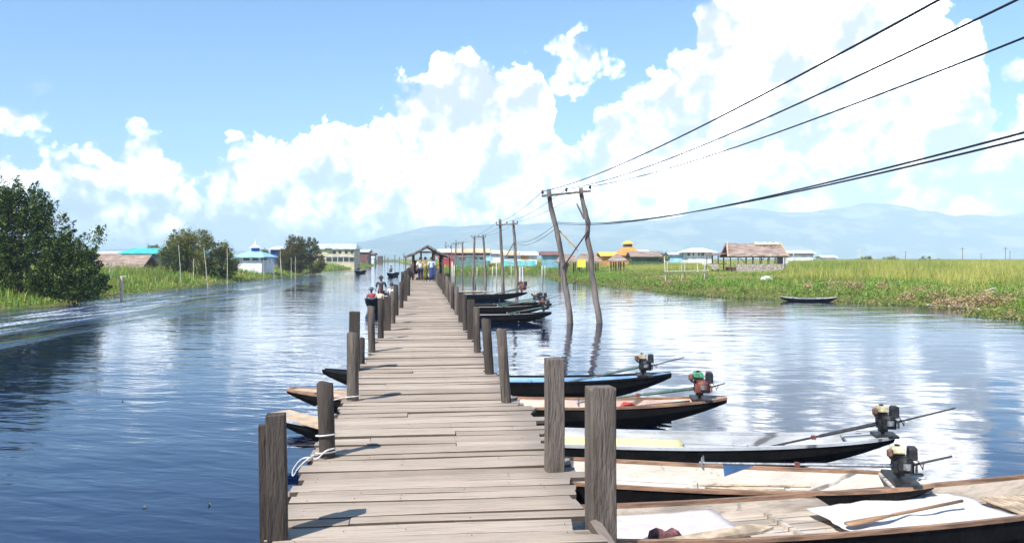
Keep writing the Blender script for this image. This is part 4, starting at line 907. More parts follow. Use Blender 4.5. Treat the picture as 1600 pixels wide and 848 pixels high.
# ------------------------------------------------------------------ turquoise sign board on two legs
Ys = 88.; sg = empty('notice_board', (PX(810, Ys), Ys, 0), 0, 'turquoise notice board with faded white lettering on two white legs in the channel', 'sign')
mb = MB(); mb.box((0, -.06, ZV(411.5, Ys)), (55/F*Ys*.98, .05, 8.5/F*Ys)); bo = mb.build('board', mat('turquoise_board', (.12, .55, .50), .5, .2, 1.5), sg)
mb = MB()
for r__ in range(3):
    x_ = -1.4
    while x_ < 1.4:
        l_ = random.uniform(.08, .22); mb.box((x_+l_/2, -.092, ZV(409.2+r__*2.2, Ys)), (l_, .006, .05)); x_ += l_+.08
mb.build('lettering', M_white, bo)
for px_ in (812.5, 816.5):
    mb = MB(); mb.tube([(PX(px_, Ys)-PX(810, Ys), 0, -.8), (PX(px_, Ys)-PX(810, Ys), 0, ZV(408, Ys))], .06, 8); mb.build('leg', M_white, sg)
# ------------------------------------------------------------------ far houses
M_glass = mat('dark_window', (.03, .04, .05), .2, .2, 3)
def cm_(name, c, rough=.75, var=.15, **k): return mat(name, c, rough, var, k.pop('scale', .9), **k)
M_thatch = mat('thatch', (.30, .225, .18), .95, .5, 1.6, 1., isl=.05, c2=(.17, .12, .095), stretch=(.5, 3, 3))
M_thatchy = mat('fresh_thatch', (.62, .47, .32), .95, .3, 1.6, .8, c2=(.45, .33, .24))
M_dwood = mat('dark_brown_wall', (.075, .045, .035), .9, .4, 1.5, c2=(.13, .07, .05))
def roof_poly(mb, w_, dp, ze, zr, ov, kind, th=.12, hip=.25):
    """roof over a w x dp plan, eaves at ze, ridge (along x) at zr"""
    hw, hd = w_/2+ov, dp/2+ov; e = ze-.02; rx = hw*(1-hip*2) if kind == 'hip' else hw
    if kind == 'pyramid': rx = .04
    if kind == 'shed': 
        top = [(-hw, -hd, ze), (hw, -hd, ze), (hw, hd, zr), (-hw, hd, zr)]; n = 4
        return mb.add(top+[(a, b_, c_-th) for a, b_, c_ in top], [(0, 1, 2, 3), (7, 6, 5, 4), (0, 4, 5, 1), (1, 5, 6, 2), (2, 6, 7, 3), (3, 7, 4, 0)])
    t_ = [(-hw, -hd, e), (hw, -hd, e), (hw, hd, e), (-hw, hd, e), (-rx, 0, zr), (rx, 0, zr)]
    b_ = [(a, b__, c_-th) for a, b__, c_ in t_]
    fs = [(0, 1, 5, 4), (2, 3, 4, 5), (6+4, 6+5, 6+1, 6+0), (6+5, 6+4, 6+3, 6+2), (0, 6, 7, 1), (2, 8, 9, 3)]
    if kind == 'gable': fs += [(1, 7, 11, 5), (5, 11, 8, 2), (3, 9, 10, 4), (4, 10, 6, 0)]
    else: fs += [(1, 2, 5), (3, 0, 4), (6+5, 6+2, 6+1), (6+4, 6+0, 6+3), (1, 7, 8, 2), (3, 9, 6, 0)]
    return mb.add(t_+b_, fs)
def house(name, px0, px1, ve, vr, Y, kind, wallm, roofm, label, dp=6., ov=.5, wins=(), zb=.3, rz=0., cat='house', group='far houses along the horizon', band=None, posts=False, hip=.25, wall_in=0., th=.12):
    """px0..px1: pixel extent of the roof edge; ve / vr pixel rows of eave and ridge; wins: rows of (v_centre, v_height, [(px centre, px width)...], material)"""
    w_ = (px1-px0)/F*Y-2*ov; cx = PX((px0+px1)/2, Y); ze, zr = ZV(ve, Y-dp/2), ZV(vr, Y)
    root = empty(name, (cx, Y, 0), rz, label, cat, group)
    mb = MB(); k = w_-2*wall_in
    if kind == 'gable':
        h = dp/2; mb.add([(-k/2, -h, zb-.6), (k/2, -h, zb-.6), (k/2, h, zb-.6), (-k/2, h, zb-.6), (-k/2, -h, ze-.05), (k/2, -h, ze-.05), (k/2, h, ze-.05), (-k/2, h, ze-.05), (-k/2, 0, zr-th-.12), (k/2, 0, zr-th-.12)],
                [(0, 1, 5, 4), (1, 2, 6, 9, 5), (2, 3, 7, 6), (3, 0, 4, 8, 7)])
    else: mb.box((0, 0, (zb-.6+ze-th)/2), (k, dp, ze-th-zb+.6))
    if not posts: wo = mb.build('wall', wallm, root)
    else:
        n = posts; 
        for i in range(n):
            for yy_ in (-dp/2, dp/2): m2 = MB(); m2.box((-w_/2+w_*i/(n-1), yy_, (ze-.3)/2), (.16, .16, ze+.1)); m2.build('post', wallm, root)
    mb = MB(); roof_poly(mb, w_, dp, ze, zr, ov, kind, th, hip); mb.build('roof', roofm, root)
    for (vc, vh, lst, m_) in wins:
        for (pc_, pw_) in lst:
            mb = MB(); yy_ = -dp/2-.03; zz_ = ZV(vc, Y+yy_); X_ = PX(pc_, Y+yy_)-cx
            mb.box((X_, yy_, zz_), (pw_/F*Y, .08, vh/F*Y)); nm = 'window' if m_ is M_glass else 'panel'
            fo = mb.build(nm, m_, root)
            if m_ is M_glass and pw_ > 3.5: m2 = MB(); m2.box((X_, yy_-.05, zz_-vh/F*Y/2-.03), (pw_/F*Y+.1, .08, .08)); m2.build('sill', M_white, fo)
    if band:
        for (vc, vh, p0, p1, m_, nm) in band:
            mb = MB(); mb.box(((PX(p0, Y)+PX(p1, Y))/2-cx, -dp/2-.06, ZV(vc, Y-dp/2)), ((p1-p0)/F*Y, .12, vh/F*Y)); mb.build(nm, m_, root)
    return root
C_teal = cm_('turquoise_tin', (.07, .50, .48), .5); C_blue = cm_('blue_wall', (.03, .10, .36), .7); C_grtin = cm_('grey_white_tin', (.62, .62, .62), .5); C_white = cm_('white_wall', (.78, .77, .74), .7)
C_cream = cm_('cream_wall', (.62, .54, .34), .75); C_mint = cm_('pale_mint_roof', (.55, .70, .66), .5); C_redbr = cm_('red_brown_wall', (.17, .07, .06), .8); C_yel = cm_('yellow_wall', (.85, .55, .07), .6); C_or = cm_('orange_wall', (.62, .27, .07), .65)
C_tan = cm_('tan_roof', (.62, .46, .27), .6); C_tealw = cm_('teal_wall', (.12, .22, .20), .7); C_cyan = cm_('light_blue_tin', (.35, .62, .74), .45); C_brown = cm_('red_brown_roof', (.22, .10, .08), .6); C_grn = cm_('green_fence_wall', (.06, .11, .04), .8)
C_redw = cm_('red_wall', (.42, .06, .06), .8); C_lime = cm_('lime_yellow', (.75, .70, .08), .6); C_whr = cm_('white_tin_roof', (.80, .82, .82), .45); C_ltbl = cm_('sky_blue_wall', (.20, .38, .44), .6)
# left bank
house('longhouse', 160, 210, 395.8, 392.2, 128, 'gable', C_redbr, C_grtin, 'low dark brown longhouse with a pale tin roof behind the thatched hut', wins=())
house('blue_house', 200, 318, 395.2, 387.5, 122, 'hip', C_blue, C_teal, 'blue walled house with a turquoise roof half hidden by the wide bush tree', hip=.08, wins=[(404, 7, [(246, 3), (289, 4), (298, 3)], M_glass)])
house('thatched_hut', 168, 240, 417.5, 398, 98, 'gable', M_dwood, M_thatch, 'brown thatched hut with a steep roof in the grass of the left bank', dp=3.2, ov=.5, rz=-.12, zb=.3, th=.22, cat='hut')
house('thatched_hut', 159, 190, 410, 396.5, 108, 'gable', M_dwood, M_thatch, 'smaller red brown thatched hut behind the larger hut of the left bank', dp=3., th=.2, cat='hut')
h_ = house('hip_roofed_pavilion', 374, 424, 401.0, 391.5, 118, 'hip', C_white, C_cyan, 'white pavilion with a pale blue hipped roof and a little cupola', hip=.34, wins=[(404.5, 5, [(385, 9), (399, 9), (413, 9)], M_glass)], cat='pavilion')
mb = MB(); zc = ZV(391.5, 118); mb.box((0, 0, zc+.12), (.9, .9, .6)); cu = mb.build('cupola', C_blue, h_); mb = MB(); mb.lathe([(.95, 0), (.45, .3), (.15, .5), (.09, .9), (.02, 1.3)], (0, 0, zc+.42), 10); mb.build('cupola_roof', C_whr, cu)
house('small_house', 425, 448, 389, 384.5, 150, 'hip', C_blue, C_grtin, 'small blue house with a pale roof showing left of the russet tree', dp=5)
h_ = house('two_storey_house', 492, 561, 388.3, 381, 215, 'hip', C_cream, C_mint, 'cream two-storey house with a pale mint roof on the left bank', hip=.05, dp=8, zb=.3,
      wins=[(394, 5, [(522.5, 4.4), (531, 4.4), (541, 4.4), (550, 4.4)], M_glass), (405.3, 6.6, [(514, 8), (523.3, 7.2), (532, 7.2), (541, 7.2), (549.5, 7)], M_glass)], band=[(399.5, 1.2, 499, 554, C_white, 'balcony_band')])
mb = MB(); mb.add([(-.9, -4.9, ZV(388, 211)), (1.1, -4.9, ZV(388, 211)), (.1, -4.9, ZV(384.6, 211)), (-.9, -3.2, ZV(388, 211)), (1.1, -3.2, ZV(388, 211)), (.1, -2.2, ZV(384.6, 211))], [(0, 1, 2), (1, 4, 5, 2), (0, 2, 5, 3), (3, 5, 4)]); q = mb.build('gablet', C_mint, h_); q.location = (-1.4, 0, 0)
house('brown_stilt_house', 556, 580, 393.2, 389.5, 280, 'gable', C_redbr, C_mint, 'dark red brown stilt house with a pale roof right of the cream house', wins=[(403, 5, [(560, 2.5), (575, 2.5)], M_glass)])
house('shack', 574, 588, 397.5, 395, 320, 'gable', C_redbr, C_redbr, 'low open shack beyond the dark red brown stilt house'); house('shack', 590, 598, 401, 399.8, 410, 'gable', M_dwood, M_dwood, 'last tiny shack on the left bank before open water', dp=3, ov=.2)
house('white_shed', 578, 586, 402.5, 400.3, 310, 'gable', C_white, C_whr, 'tiny white shed beside the low open shack', dp=3, ov=.2)
for k, (px_, vt_) in enumerate(((601, 399), (606, 402), (617, 398), (624, 401), (631, 396))):
    mb = MB(); mb.tube([(0, 0, 0), (0, 0, ZV(vt_, 420))], .25, 6); o = thing1(mb, 'far_pole', M_pole, 'thin far pole sticking up where the channel meets the horizon', 'pole', 'thin poles where the channel meets the horizon'); o.location = (PX(px_, 420), 420, 0)
# centre, right of the shelter
house('shop_row', 684, 714, 393.5, 389, 172, 'gable', C_redw, C_whr, 'red fronted shop row right behind the pier shelter', band=[(401, 7, 686, 713, cm_('pink_cloth', (.60, .16, .16), .9, .5, scale=2.5), 'hanging_cloth')])
house('row_house', 708, 768, 394, 388.2, 158, 'hip', C_tealw, C_tan, 'tan roofed two-storey row house with red and teal walls', hip=.06, dp=7, wins=[(397.5, 5, [(722, 12)], C_redw), (398.5, 4.5, [(742, 9), (752, 5)], C_redw), (397, 4, [(762, 7)], M_glass), (404, 5, [(742, 5), (752, 5)], M_glass), (402, 7, [(722, 10)], C_redbr), (404.5, 6, [(764, 12)], C_cyan)], band=[(400, .9, 712, 766, C_white, 'balcony_rail')])
house('white_house', 764, 790, 395.5, 391, 185, 'gable', C_white, C_whr, 'low white house between the tan roofed row house and the red fronted house', band=[(397, 2, 766, 789, M_glass, 'window_band')])
house('red_front_house', 784, 842, 398, 392.6, 165, 'hip', C_white, C_grtin, 'long house with a pale tin roof and orange red wall behind the turquoise sign', hip=.07, wins=[(402, 6, [(820, 12)], C_or), (401.5, 5, [(800, 12)], M_glass)])
mb = MB(); Yq = 164.; roof_poly(mb, 3.6, 4.2, ZV(396.6, 162), ZV(391.8, 164.), .3, 'gable'); o = tag(mb.build('tan_porch_roof', C_tan, None), 'small yellow tan porch roof standing at the left end of the red fronted house', 'roof'); o.location = (PX(796, Yq), Yq, 0)
house('brown_roof_house', 843, 880, 397.6, 392.5, 150, 'gable', C_ltbl, C_brown, 'small house with a red brown roof and sky blue wall', wins=[(399, 1.5, [(861, 30)], C_brown)])
for k, (p0, p1, ve_, vr_, Y_, lb) in enumerate(((869, 903, 408, 397, 112, 'grey thatched open hut farthest left of the yellow tower hall'), (899, 938, 408, 396, 116, 'grey thatched open hut between the pole leg and the yellow hall'), (951, 978, 406.5, 395.5, 108, 'cone shaped thatched hut in front of the yellow hall'))):
    house('thatched_shelter', p0, p1, ve_, vr_, Y_, 'pyramid' if k == 2 else 'hip', M_dwood, M_thatch, lb, dp=3., posts=3, th=.18, cat='hut', hip=.2)
mb = MB(); mb.box((0, 0, ZV(411, 100)), (1.05, .06, 1.0)); bx_ = empty('yellow_sign', (PX(908.5, 100), 100, 0), 0, 'small square yellow sign in the grass below the thatched huts', 'sign'); mb.build('board', C_lime, bx_)
mb = MB(); mb.box((0, .05, ZV(411, 100)/2), (.1, .06, ZV(411, 100))); mb.build('leg', M_dwood, bx_)
h_ = house('yellow_tower_hall', 934, 998, 399, 393.5, 150, 'gable', C_or, C_yel, 'yellow roofed hall with an orange lookout tower', dp=8, cat='hall')
mb = MB(); cx_ = PX(966, 150)
def zq(v): return ZV(v, 150)
mb.add([(PX(958, 150)-cx_, -4.6, zq(399)), (PX(994, 150)-cx_, -4.6, zq(399)), (PX(990, 150)-cx_, -1.2, zq(386)), (PX(974, 150)-cx_, -1.2, zq(386)), (PX(958, 150)-cx_, 4, zq(399)), (PX(994, 150)-cx_, 4, zq(399)), (PX(990, 150)-cx_, 1.2, zq(386)), (PX(974, 150)-cx_, 1.2, zq(386))],
       [(0, 1, 2, 3), (1, 5, 6, 2), (5, 4, 7, 6), (4, 0, 3, 7), (3, 2, 6, 7)]); mb.build('tower_skirt_roof', C_or, h_)
mb = MB(); mb.box((PX(980.5, 150)-cx_, 0, (zq(387)+zq(381))/2), (13/F*150, 1.6, (387-381)/F*150)); tw = mb.build('tower', M_glass, h_)
mb = MB(); mb.lathe([(10.5/F*150, 0), (9/F*150, .12), (4/F*150, .5), (1/F*150, .62)], (PX(981, 150)-cx_, 0, zq(381)), 12); mb.build('tower_roof', C_yel, tw)
house('brown_hall', 981, 1030, 400, 392.5, 142, 'gable', C_grn, M_thatch, 'long brown thatched roof over a green wall right of the yellow hall', dp=5, cat='hall')
house('white_roofed_house', 995, 1012, 392.4, 390, 190, 'gable', C_white, C_whr, 'white roof peeping over the brown thatched hall', dp=5)
house('blue_roof_house', 1026, 1044, 398, 395.5, 200, 'gable', C_white, C_blue, 'low house with a blue roof left of the white hip roofed house', dp=4)
house('flat_white_house', 1040, 1072, 397, 394, 180, 'gable', C_cyan, C_grtin, 'low pale blue house attached to the left of the white hip roofed house', dp=5)
house('hip_roofed_house', 1064, 1114, 393.2, 387.5, 175, 'hip', C_white, C_whr, 'white house with a white hipped roof and four dark windows', hip=.3, ov=.9, wins=[(397.4, 4.4, [(1076, 4), (1083.5, 2), (1092, 2), (1098, 4.2)], M_glass)])
house('white_building', 1224, 1266, 395, 391.2, 170, 'gable', C_white, C_whr, 'white building with a dark window band right of the big thatched barn', wins=[], band=[(396.6, 2.6, 1227, 1263, M_glass, 'window_band')])
house('white_low_house', 1278, 1303, 401.6, 398.8, 210, 'gable', C_white, C_whr, 'very low white house alone on the horizon right of the white building', dp=5)
# big thatched barn on posts
Yb_ = 96.; bx0, bx1 = PX(1135, Yb_), PX(1219, Yb_); cx_ = (bx0+bx1)/2; bw = bx1-bx0
barn = empty('thatched_barn', (cx_, Yb_, 0), -.05, 'large open thatched barn with a woven lower wall and a lean-to at its left', 'barn')
ze, zr = ZV(400, Yb_-2), ZV(379.5, Yb_)
N_ = 26; mb = MB(); vs_ = []
for i in range(N_+1):
    x_ = -bw/2-.25+(bw+.5)*i/N_; j_ = random.uniform(-.05, .05); hr_ = -.28 if 5 < i < 14 else 0
    vs_ += [(x_*1.03, -2.35, ze+j_), (x_*.985, -1.2, (ze+zr)/2-.05), (x_*.95, 0, zr+hr_*.4+random.uniform(-.05, .05)), (x_*.985, 1.2, (ze+zr)/2-.05), (x_*1.03, 2.35, ze+j_), (x_*1.02, 2.2, ze-.16), (x_*.94, 0, zr-.26), (x_*1.02, -2.2, ze-.16)]
mb.add(vs_, [(i*8+k, (i+1)*8+k, (i+1)*8+(k+1) % 8, i*8+(k+1) % 8) for i in range(N_) for k in range(8)]+[tuple(range(8)), tuple(N_*8+k for k in range(7, -1, -1))]); ro = mb.build('roof', M_thatch, barn)
mb = MB(); vs_ = []
for i in range(13):
    x_ = .1+(bw/2-.2)*i/12; vs_ += [(x_*.97, -.55-random.uniform(0, .12), zr-.30+.08), (x_*.96, 0, zr+.10+random.uniform(-.04, .04)), (x_*.97, .4, zr-.12)]
mb.add(vs_, [(i*3+k, (i+1)*3+k, (i+1)*3+k+1, i*3+k+1) for i in range(12) for k in range(2)]); mb.build('ridge_patch', M_thatchy, ro)
for s in (-1, 1):
    mb = MB(); mb.bar((s*(bw/2+.28), -2.4, ze-.05), (s*(bw/2+.02)*.96, -.02, zr+.12), .08, .14); mb.build('barge_board', C_tan, ro)
for i, x_ in enumerate(np.linspace(-bw/2+.1, bw/2-.1, 8)):
    for yy_ in (-2.0, 2.0):
        mb = MB(); mb.tube([(x_, yy_, 0), (x_+random.uniform(-.05, .05), yy_, ze+.1)], .065, 7); mb.build('post', M_pole if i % 2 else M_dwood, barn)
for (xa, xb_, s) in ((-bw/2+1.9, -bw/2+1.0, 1), (bw/2-3.0, bw/2-2.3, 1)):
    mb = MB(); mb.bar((xa, -1.9, ZV(412, Yb_)), (xb_, -1.9, ze), .07); mb.build('brace', M_dwood, barn)
M_weave = mat('woven_mat_wall', (.42, .36, .30), .9, .35, 6, .5)
mb = MB(); mb.box((.3, -2.1, (ZV(412.3, Yb_)+.1)/2), (bw-.9, .05, ZV(412.3, Yb_)-.1)); mb.build('woven_wall', M_weave, barn)
mb = MB(); mb.box((-bw/2+.6, -.6, .95), (1.1, 2.4, 1.5)); mb.build('dark_stall', M_dwood, barn)
mb = MB(); mb.box((bw/2-.5, -1.7, ZV(407, Yb_)), (.6, .1, .8)); mb.build('dark_panel', M_glass, barn)
ll = PX(1106, Yb_)-cx_; mb = MB(); mb.add([(ll, -2.0, ZV(398.6, Yb_)), (-bw/2-.05, -2.0, ZV(395.5, Yb_)), (-bw/2-.05, 1.6, ZV(395.0, Yb_)), (ll, 1.6, ZV(397.5, Yb_)), (ll, -2.0, ZV(399.6, Yb_)), (-bw/2-.05, -2.0, ZV(396.5, Yb_)), (-bw/2-.05, 1.6, ZV(396, Yb_)), (ll, 1.6, ZV(398.5, Yb_))], [(0, 1, 2, 3), (7, 6, 5, 4), (0, 4, 5, 1), (1, 5, 6, 2), (2, 6, 7, 3), (3, 7, 4, 0)])
lo = mb.build('lean_to_roof', C_brown, barn)
for x_ in (ll+.2, ll+.9, ll+1.6):
    for yy_ in (-1.8, 1.4): mb = MB(); mb.tube([(x_, yy_, 0), (x_, yy_, ZV(399, Yb_))], .05, 6); mb.build('post', M_dwood, barn)
mb = MB(); mb.box((ll+1.0, -1.0, ZV(412, Yb_)), (1.8, 1.8, .1)); mb.build('platform', M_dwood, barn)
mb = MB(); mb.box((ll+.5, -1.9, ZV(416, Yb_)), (.9, .04, .6)); mb.build('woven_panel', M_weave, barn)
# bamboo landing platform
Yp = 74.; pl_ = empty('bamboo_platform', (PX(1072, Yp), Yp, 0), 0, 'low bamboo platform with thin upright poles in the grass left of the barn', 'platform')
mb = MB(); mb.box((0, 0, ZV(425.3, Yp)), (70/F*Yp, 1.0, .06)); mb.build('deck', M_pole, pl_)
for (px_, v0_) in ((1039, 400), (1044, 408), (1064, 405), (1071, 410), (1091, 411), (1099, 408), (1104, 418)):
    mb = MB(); mb.tube([(PX(px_, Yp)-PX(1072, Yp), random.choice((-.42, .42)), 0), (PX(px_, Yp)-PX(1072, Yp)+random.uniform(-.03, .03), random.choice((-.4, .4)), ZV(v0_, Yp))], .035, 6); mb.build('leg', M_bam, pl_)
mb = MB(); mb.bar((-2.0, -.45, ZV(423.5, Yp)), (2.0, -.45, ZV(422, Yp)), .05); mb.build('rail', M_bam, pl_)
# white landing post and rail on the left shore, white rock and drift log on the right one
Yl = 52.5; lp_ = empty('landing_rail', (PX(190, Yl), Yl, 0), 0, 'pinkish white post with a horizontal pole rail beside the dark leaning tree', 'rail')
mb = MB(); mb.tube([(0, 0, -.2), (.02, 0, ZV(431, Yl))], .085, 8); mb.build('post', cm_('pinkish_white_paint', (.72, .55, .50), .7), lp_)
mb = MB(); mb.tube([(-2.6, .2, ZV(431, Yl)+.1), (.3, 0, ZV(432, Yl))], .035, 6); mb.build('rail', M_bam, lp_)
def thin_pole(px, vt, vb_, Y, lean, label, m=None, r_=.035):
    mb = MB(); z0 = hz(PX(px, Y), Y)-.2; zt = ZV(vt, Y); mb.tube([(0, 0, 0), (lean*.5+.02, 0, (zt-z0)*.5), (lean, 0, zt-z0)], [r_*1.1, r_, r_*.8], 6); o = thing1(mb, 'bamboo_pole', m or M_bam, label, 'pole', 'thin bamboo poles in the left bank'); o.location = (PX(px, Y), Y, z0)
for a_ in ((283, 382, 0, 80, -.25, 'leaning bamboo pole in front of the wide rounded bush tree'), (325, 387, 0, 78, -.4, 'bamboo pole leaning left at the water below the wide rounded bush tree'), (355, 388, 0, 82, 0, 'upright bamboo pole in front of the smaller olive bush tree'), (302, 404, 0, 84, .05, 'short bamboo pole below the wide rounded bush tree'),
           (438, 392, 0, 118, 0, 'pole left of the russet tree, first of several'), (441, 396, 0, 112, -.3, 'slanted bamboo pole at the left foot of the russet tree'), (455, 402, 0, 112, 0, 'short pole in front of the middle of the russet tree'), (461, 400, 0, 110, .05, 'upright pole in front of the russet tree, rightmost'), (172, 408, 0, 76, 0, 'thin pole before the left end of the thatched hut'), (178, 410, 0, 80, .04, 'fainter thin pole before the thatched hut'), (412, 405, 0, 104, 0, 'bamboo pole in front of the white pavilion'), (428, 410, 0, 104, 0, 'bamboo pole between the white pavilion and the russet tree')): thin_pole(*a_)
Yr = 70.; mb = MB(); mb.lathe([(.3, -.1), (.42, .12), (.34, .34), (.12, .45)], (0, 0, 0), 9); 
mb.v = [(a+random.uniform(-.07, .07), b_+random.uniform(-.07, .07), c_+random.uniform(-.03, .03)) for a, b_, c_ in mb.v]; o = thing1(mb, 'pale_sack', cm_('white_plastic', (.72, .74, .78), .6, .2, scale=5), 'pale white sack lying in the dry weeds below the barn', 'sack'); x_ = PX(1198, Yr); o.location = (x_, Yr, hz(x_, Yr)+.25); o.scale = (1.5, 1, 1)
mb = MB(); mb.tube([(0, 0, 0), (.9, .1, .35), (1.7, .1, .62)], [.10, .09, .06], 8, rough=.15); o = thing1(mb, 'drift_log', mat('grey_driftwood', (.45, .42, .39), .9, .3, 4, .5), 'pale grey drift log leaning in the weeds near the right edge of the photo', 'log'); x_, y_ = W(1532, 476); o.location = (x_, y_+1.2, .35)
mb = MB(); a_, b_ = W(1440, 476.5), W(1535, 484); mb.tube([(a_[0], a_[1]-.6, .05), ((a_[0]+b_[0])/2, (a_[1]+b_[1])/2-.7, .07), (b_[0], b_[1]-.6, .04)], .045, 6); thing1(mb, 'floating_pole', M_bam, 'thin pale pole floating along the right shore under the dry weeds', 'pole')
for k, (px_, vt_, Y_) in enumerate(((1344, 388, 190), (1504, 386, 260), (1571, 386, 300), (1578, 392, 300), (1415, 392, 260), (1533, 396, 300), (1240, 392, 150))):
    mb = MB(); z0 = .3; mb.tube([(0, 0, 0), (0, 0, ZV(vt_, Y_)-z0)], .07+Y_*.0002, 6)
    if k == 2 or k == 1: mb.bar((-.9, 0, ZV(vt_, Y_)-z0-.6), (.9, 0, ZV(vt_, Y_)-z0-.6), .12)
    o = thing1(mb, 'far_mast', M_bam if k in (0, 6) else M_pole, ('thin white mast on the right horizon, nearest the low dark shrub', 'dark far pole with a short crossbar, left one on the right horizon', 'dark far pole with a crossbar near the right edge', 'plain far pole close to the right edge one with a crossbar', 'thin dark mast between the low shrubs of the right horizon', 'short far mast between the two poles with crossbars', 'leaning white mast beside the white building')[k], 'mast'); o.location = (PX(px_, Y_), Y_, z0)

# ------------------------------------------------------------------ landing shelter at the end of the pier
Ysx = 60.; sh_ = empty('landing_shelter', (SL*Ysx+.1, Ysx, DK), pa, 'open landing shelter with a two-pitch dark roof straddling the pier', 'shelter')
zE, zM, zA = ZV(400.5, Ysx)-DK, ZV(391.5, Ysx)-DK, ZV(383.5, Ysx)-DK
cxl = PX(668, Ysx)-SL*Ysx-.1; hw = 36/F*Ysx
pr_ = [(-hw, zE), (-hw*.55, zE+(zM-zE)*.62), (0, zA), (hw*.5, zE+(zM-zE)*.72), (hw*.98, zE)]
mb = MB(); vs_ = [(cxl+a, y_, b_) for y_ in (-2.6, 6.5) for a, b_ in pr_]+[(cxl+a*.99, y_, b_-.09) for y_ in (-2.6, 6.5) for a, b_ in pr_]
fs_ = [(k, k+1, k+6, k+5) for k in range(4)]+[(k+10, k+15, k+16, k+11) for k in range(4)]+[(k, k+10, k+11, k+1) for k in range(4)]+[(k+5, k+6, k+16, k+15) for k in range(4)]+[(0, 5, 15, 10), (4, 14, 19, 9)]
mb.add(vs_, fs_); ro = mb.build('roof', mat('dark_roof_sheet', (.10, .09, .085), .7, .4, 2, .3), sh_)
for y_ in (-2.68, 6.58):
    for (a, b_), (c_, d_) in zip(pr_[:-1], pr_[1:]):
        mb = MB(); mb.bar((cxl+a, y_, b_-.06), (cxl+c_, y_, d_-.06), .05, .13); mb.build('barge_board', M_pole, ro)
mb = MB(); mb.bar((cxl-hw*.42, -2.5, zA-.52), (cxl+hw*.42, -2.5, zA-.52), .07, .12); mb.build('tie_beam', M_dwood, sh_)
for x_ in (-hw*.62, -hw*.28, hw*.27, hw*.62):
    for y_ in (-2.4, 2., 6.2):
        mb = MB(); zt = zA-.5 if abs(x_) < hw*.4 else zE+(zM-zE)*.40; mb.box((cxl+x_, y_, (zt-.3)/2), (.13, .13, zt+.3)); mb.build('post', M_dwood, sh_)
for x_ in (-hw*.62, hw*.62):
    mb = MB(); mb.box((cxl+x_+(.12 if x_ < 0 else -.12), 2., .45), (.35, 8., .05)); bn = mb.build('bench', M_dwood, sh_)
    mb = MB(); mb.bar((cxl+x_, -2.4, .85), (cxl+x_, 6.2, .85), .06, .08); mb.build('rail', M_dwood, sh_)
for x_ in (-hw*.95, hw*.95):
    mb = MB(); mb.tube([(cxl+x_, -1.5, -1.8), (cxl+x_*.97, -1.5, zE-.05)], .05, 7); mb.build('prop', M_pole, sh_)

# ------------------------------------------------------------------ people
M_skin = mat('brown_skin', (.30, .17, .11), .6, .1, 6); M_hair = mat('black_hair', (.012, .01, .01), .5, .3, 30); M_hairbr = mat('red_brown_hair', (.14, .05, .03), .5, .3, 30)
def clo(name, c, var=.2, scale=9, **k): return mat(name, c, .9, var, scale, .4, **k)
def skinmesh(name, verts, edges, radii, m, parent, root=0, sub=1):
    me = bpy.data.meshes.new(name); me.from_pydata(verts, edges, []); o = bpy.data.objects.new(name, me); col.objects.link(o)
    sk = o.modifiers.new('skin', 'SKIN'); sk.use_smooth_shade = True; sk.branch_smoothing = .6
    for i, r_ in enumerate(radii):
        r_ = r_ if hasattr(r_, '__len__') else (r_, r_); me.skin_vertices[0].data[i].radius = r_; me.skin_vertices[0].data[i].use_root = (i == root)
    ss = o.modifiers.new('sub', 'SUBSURF'); ss.levels = ss.render_levels = sub
    dg = bpy.context.evaluated_depsgraph_get(); me2 = bpy.data.meshes.new_from_object(o.evaluated_get(dg)); me2.name = name
    o.modifiers.clear(); o.data = me2; me2.materials.clear(); me2.materials.append(m); me2.polygons.foreach_set('use_smooth', [True]*len(me2.polygons)); o.parent = parent; return o
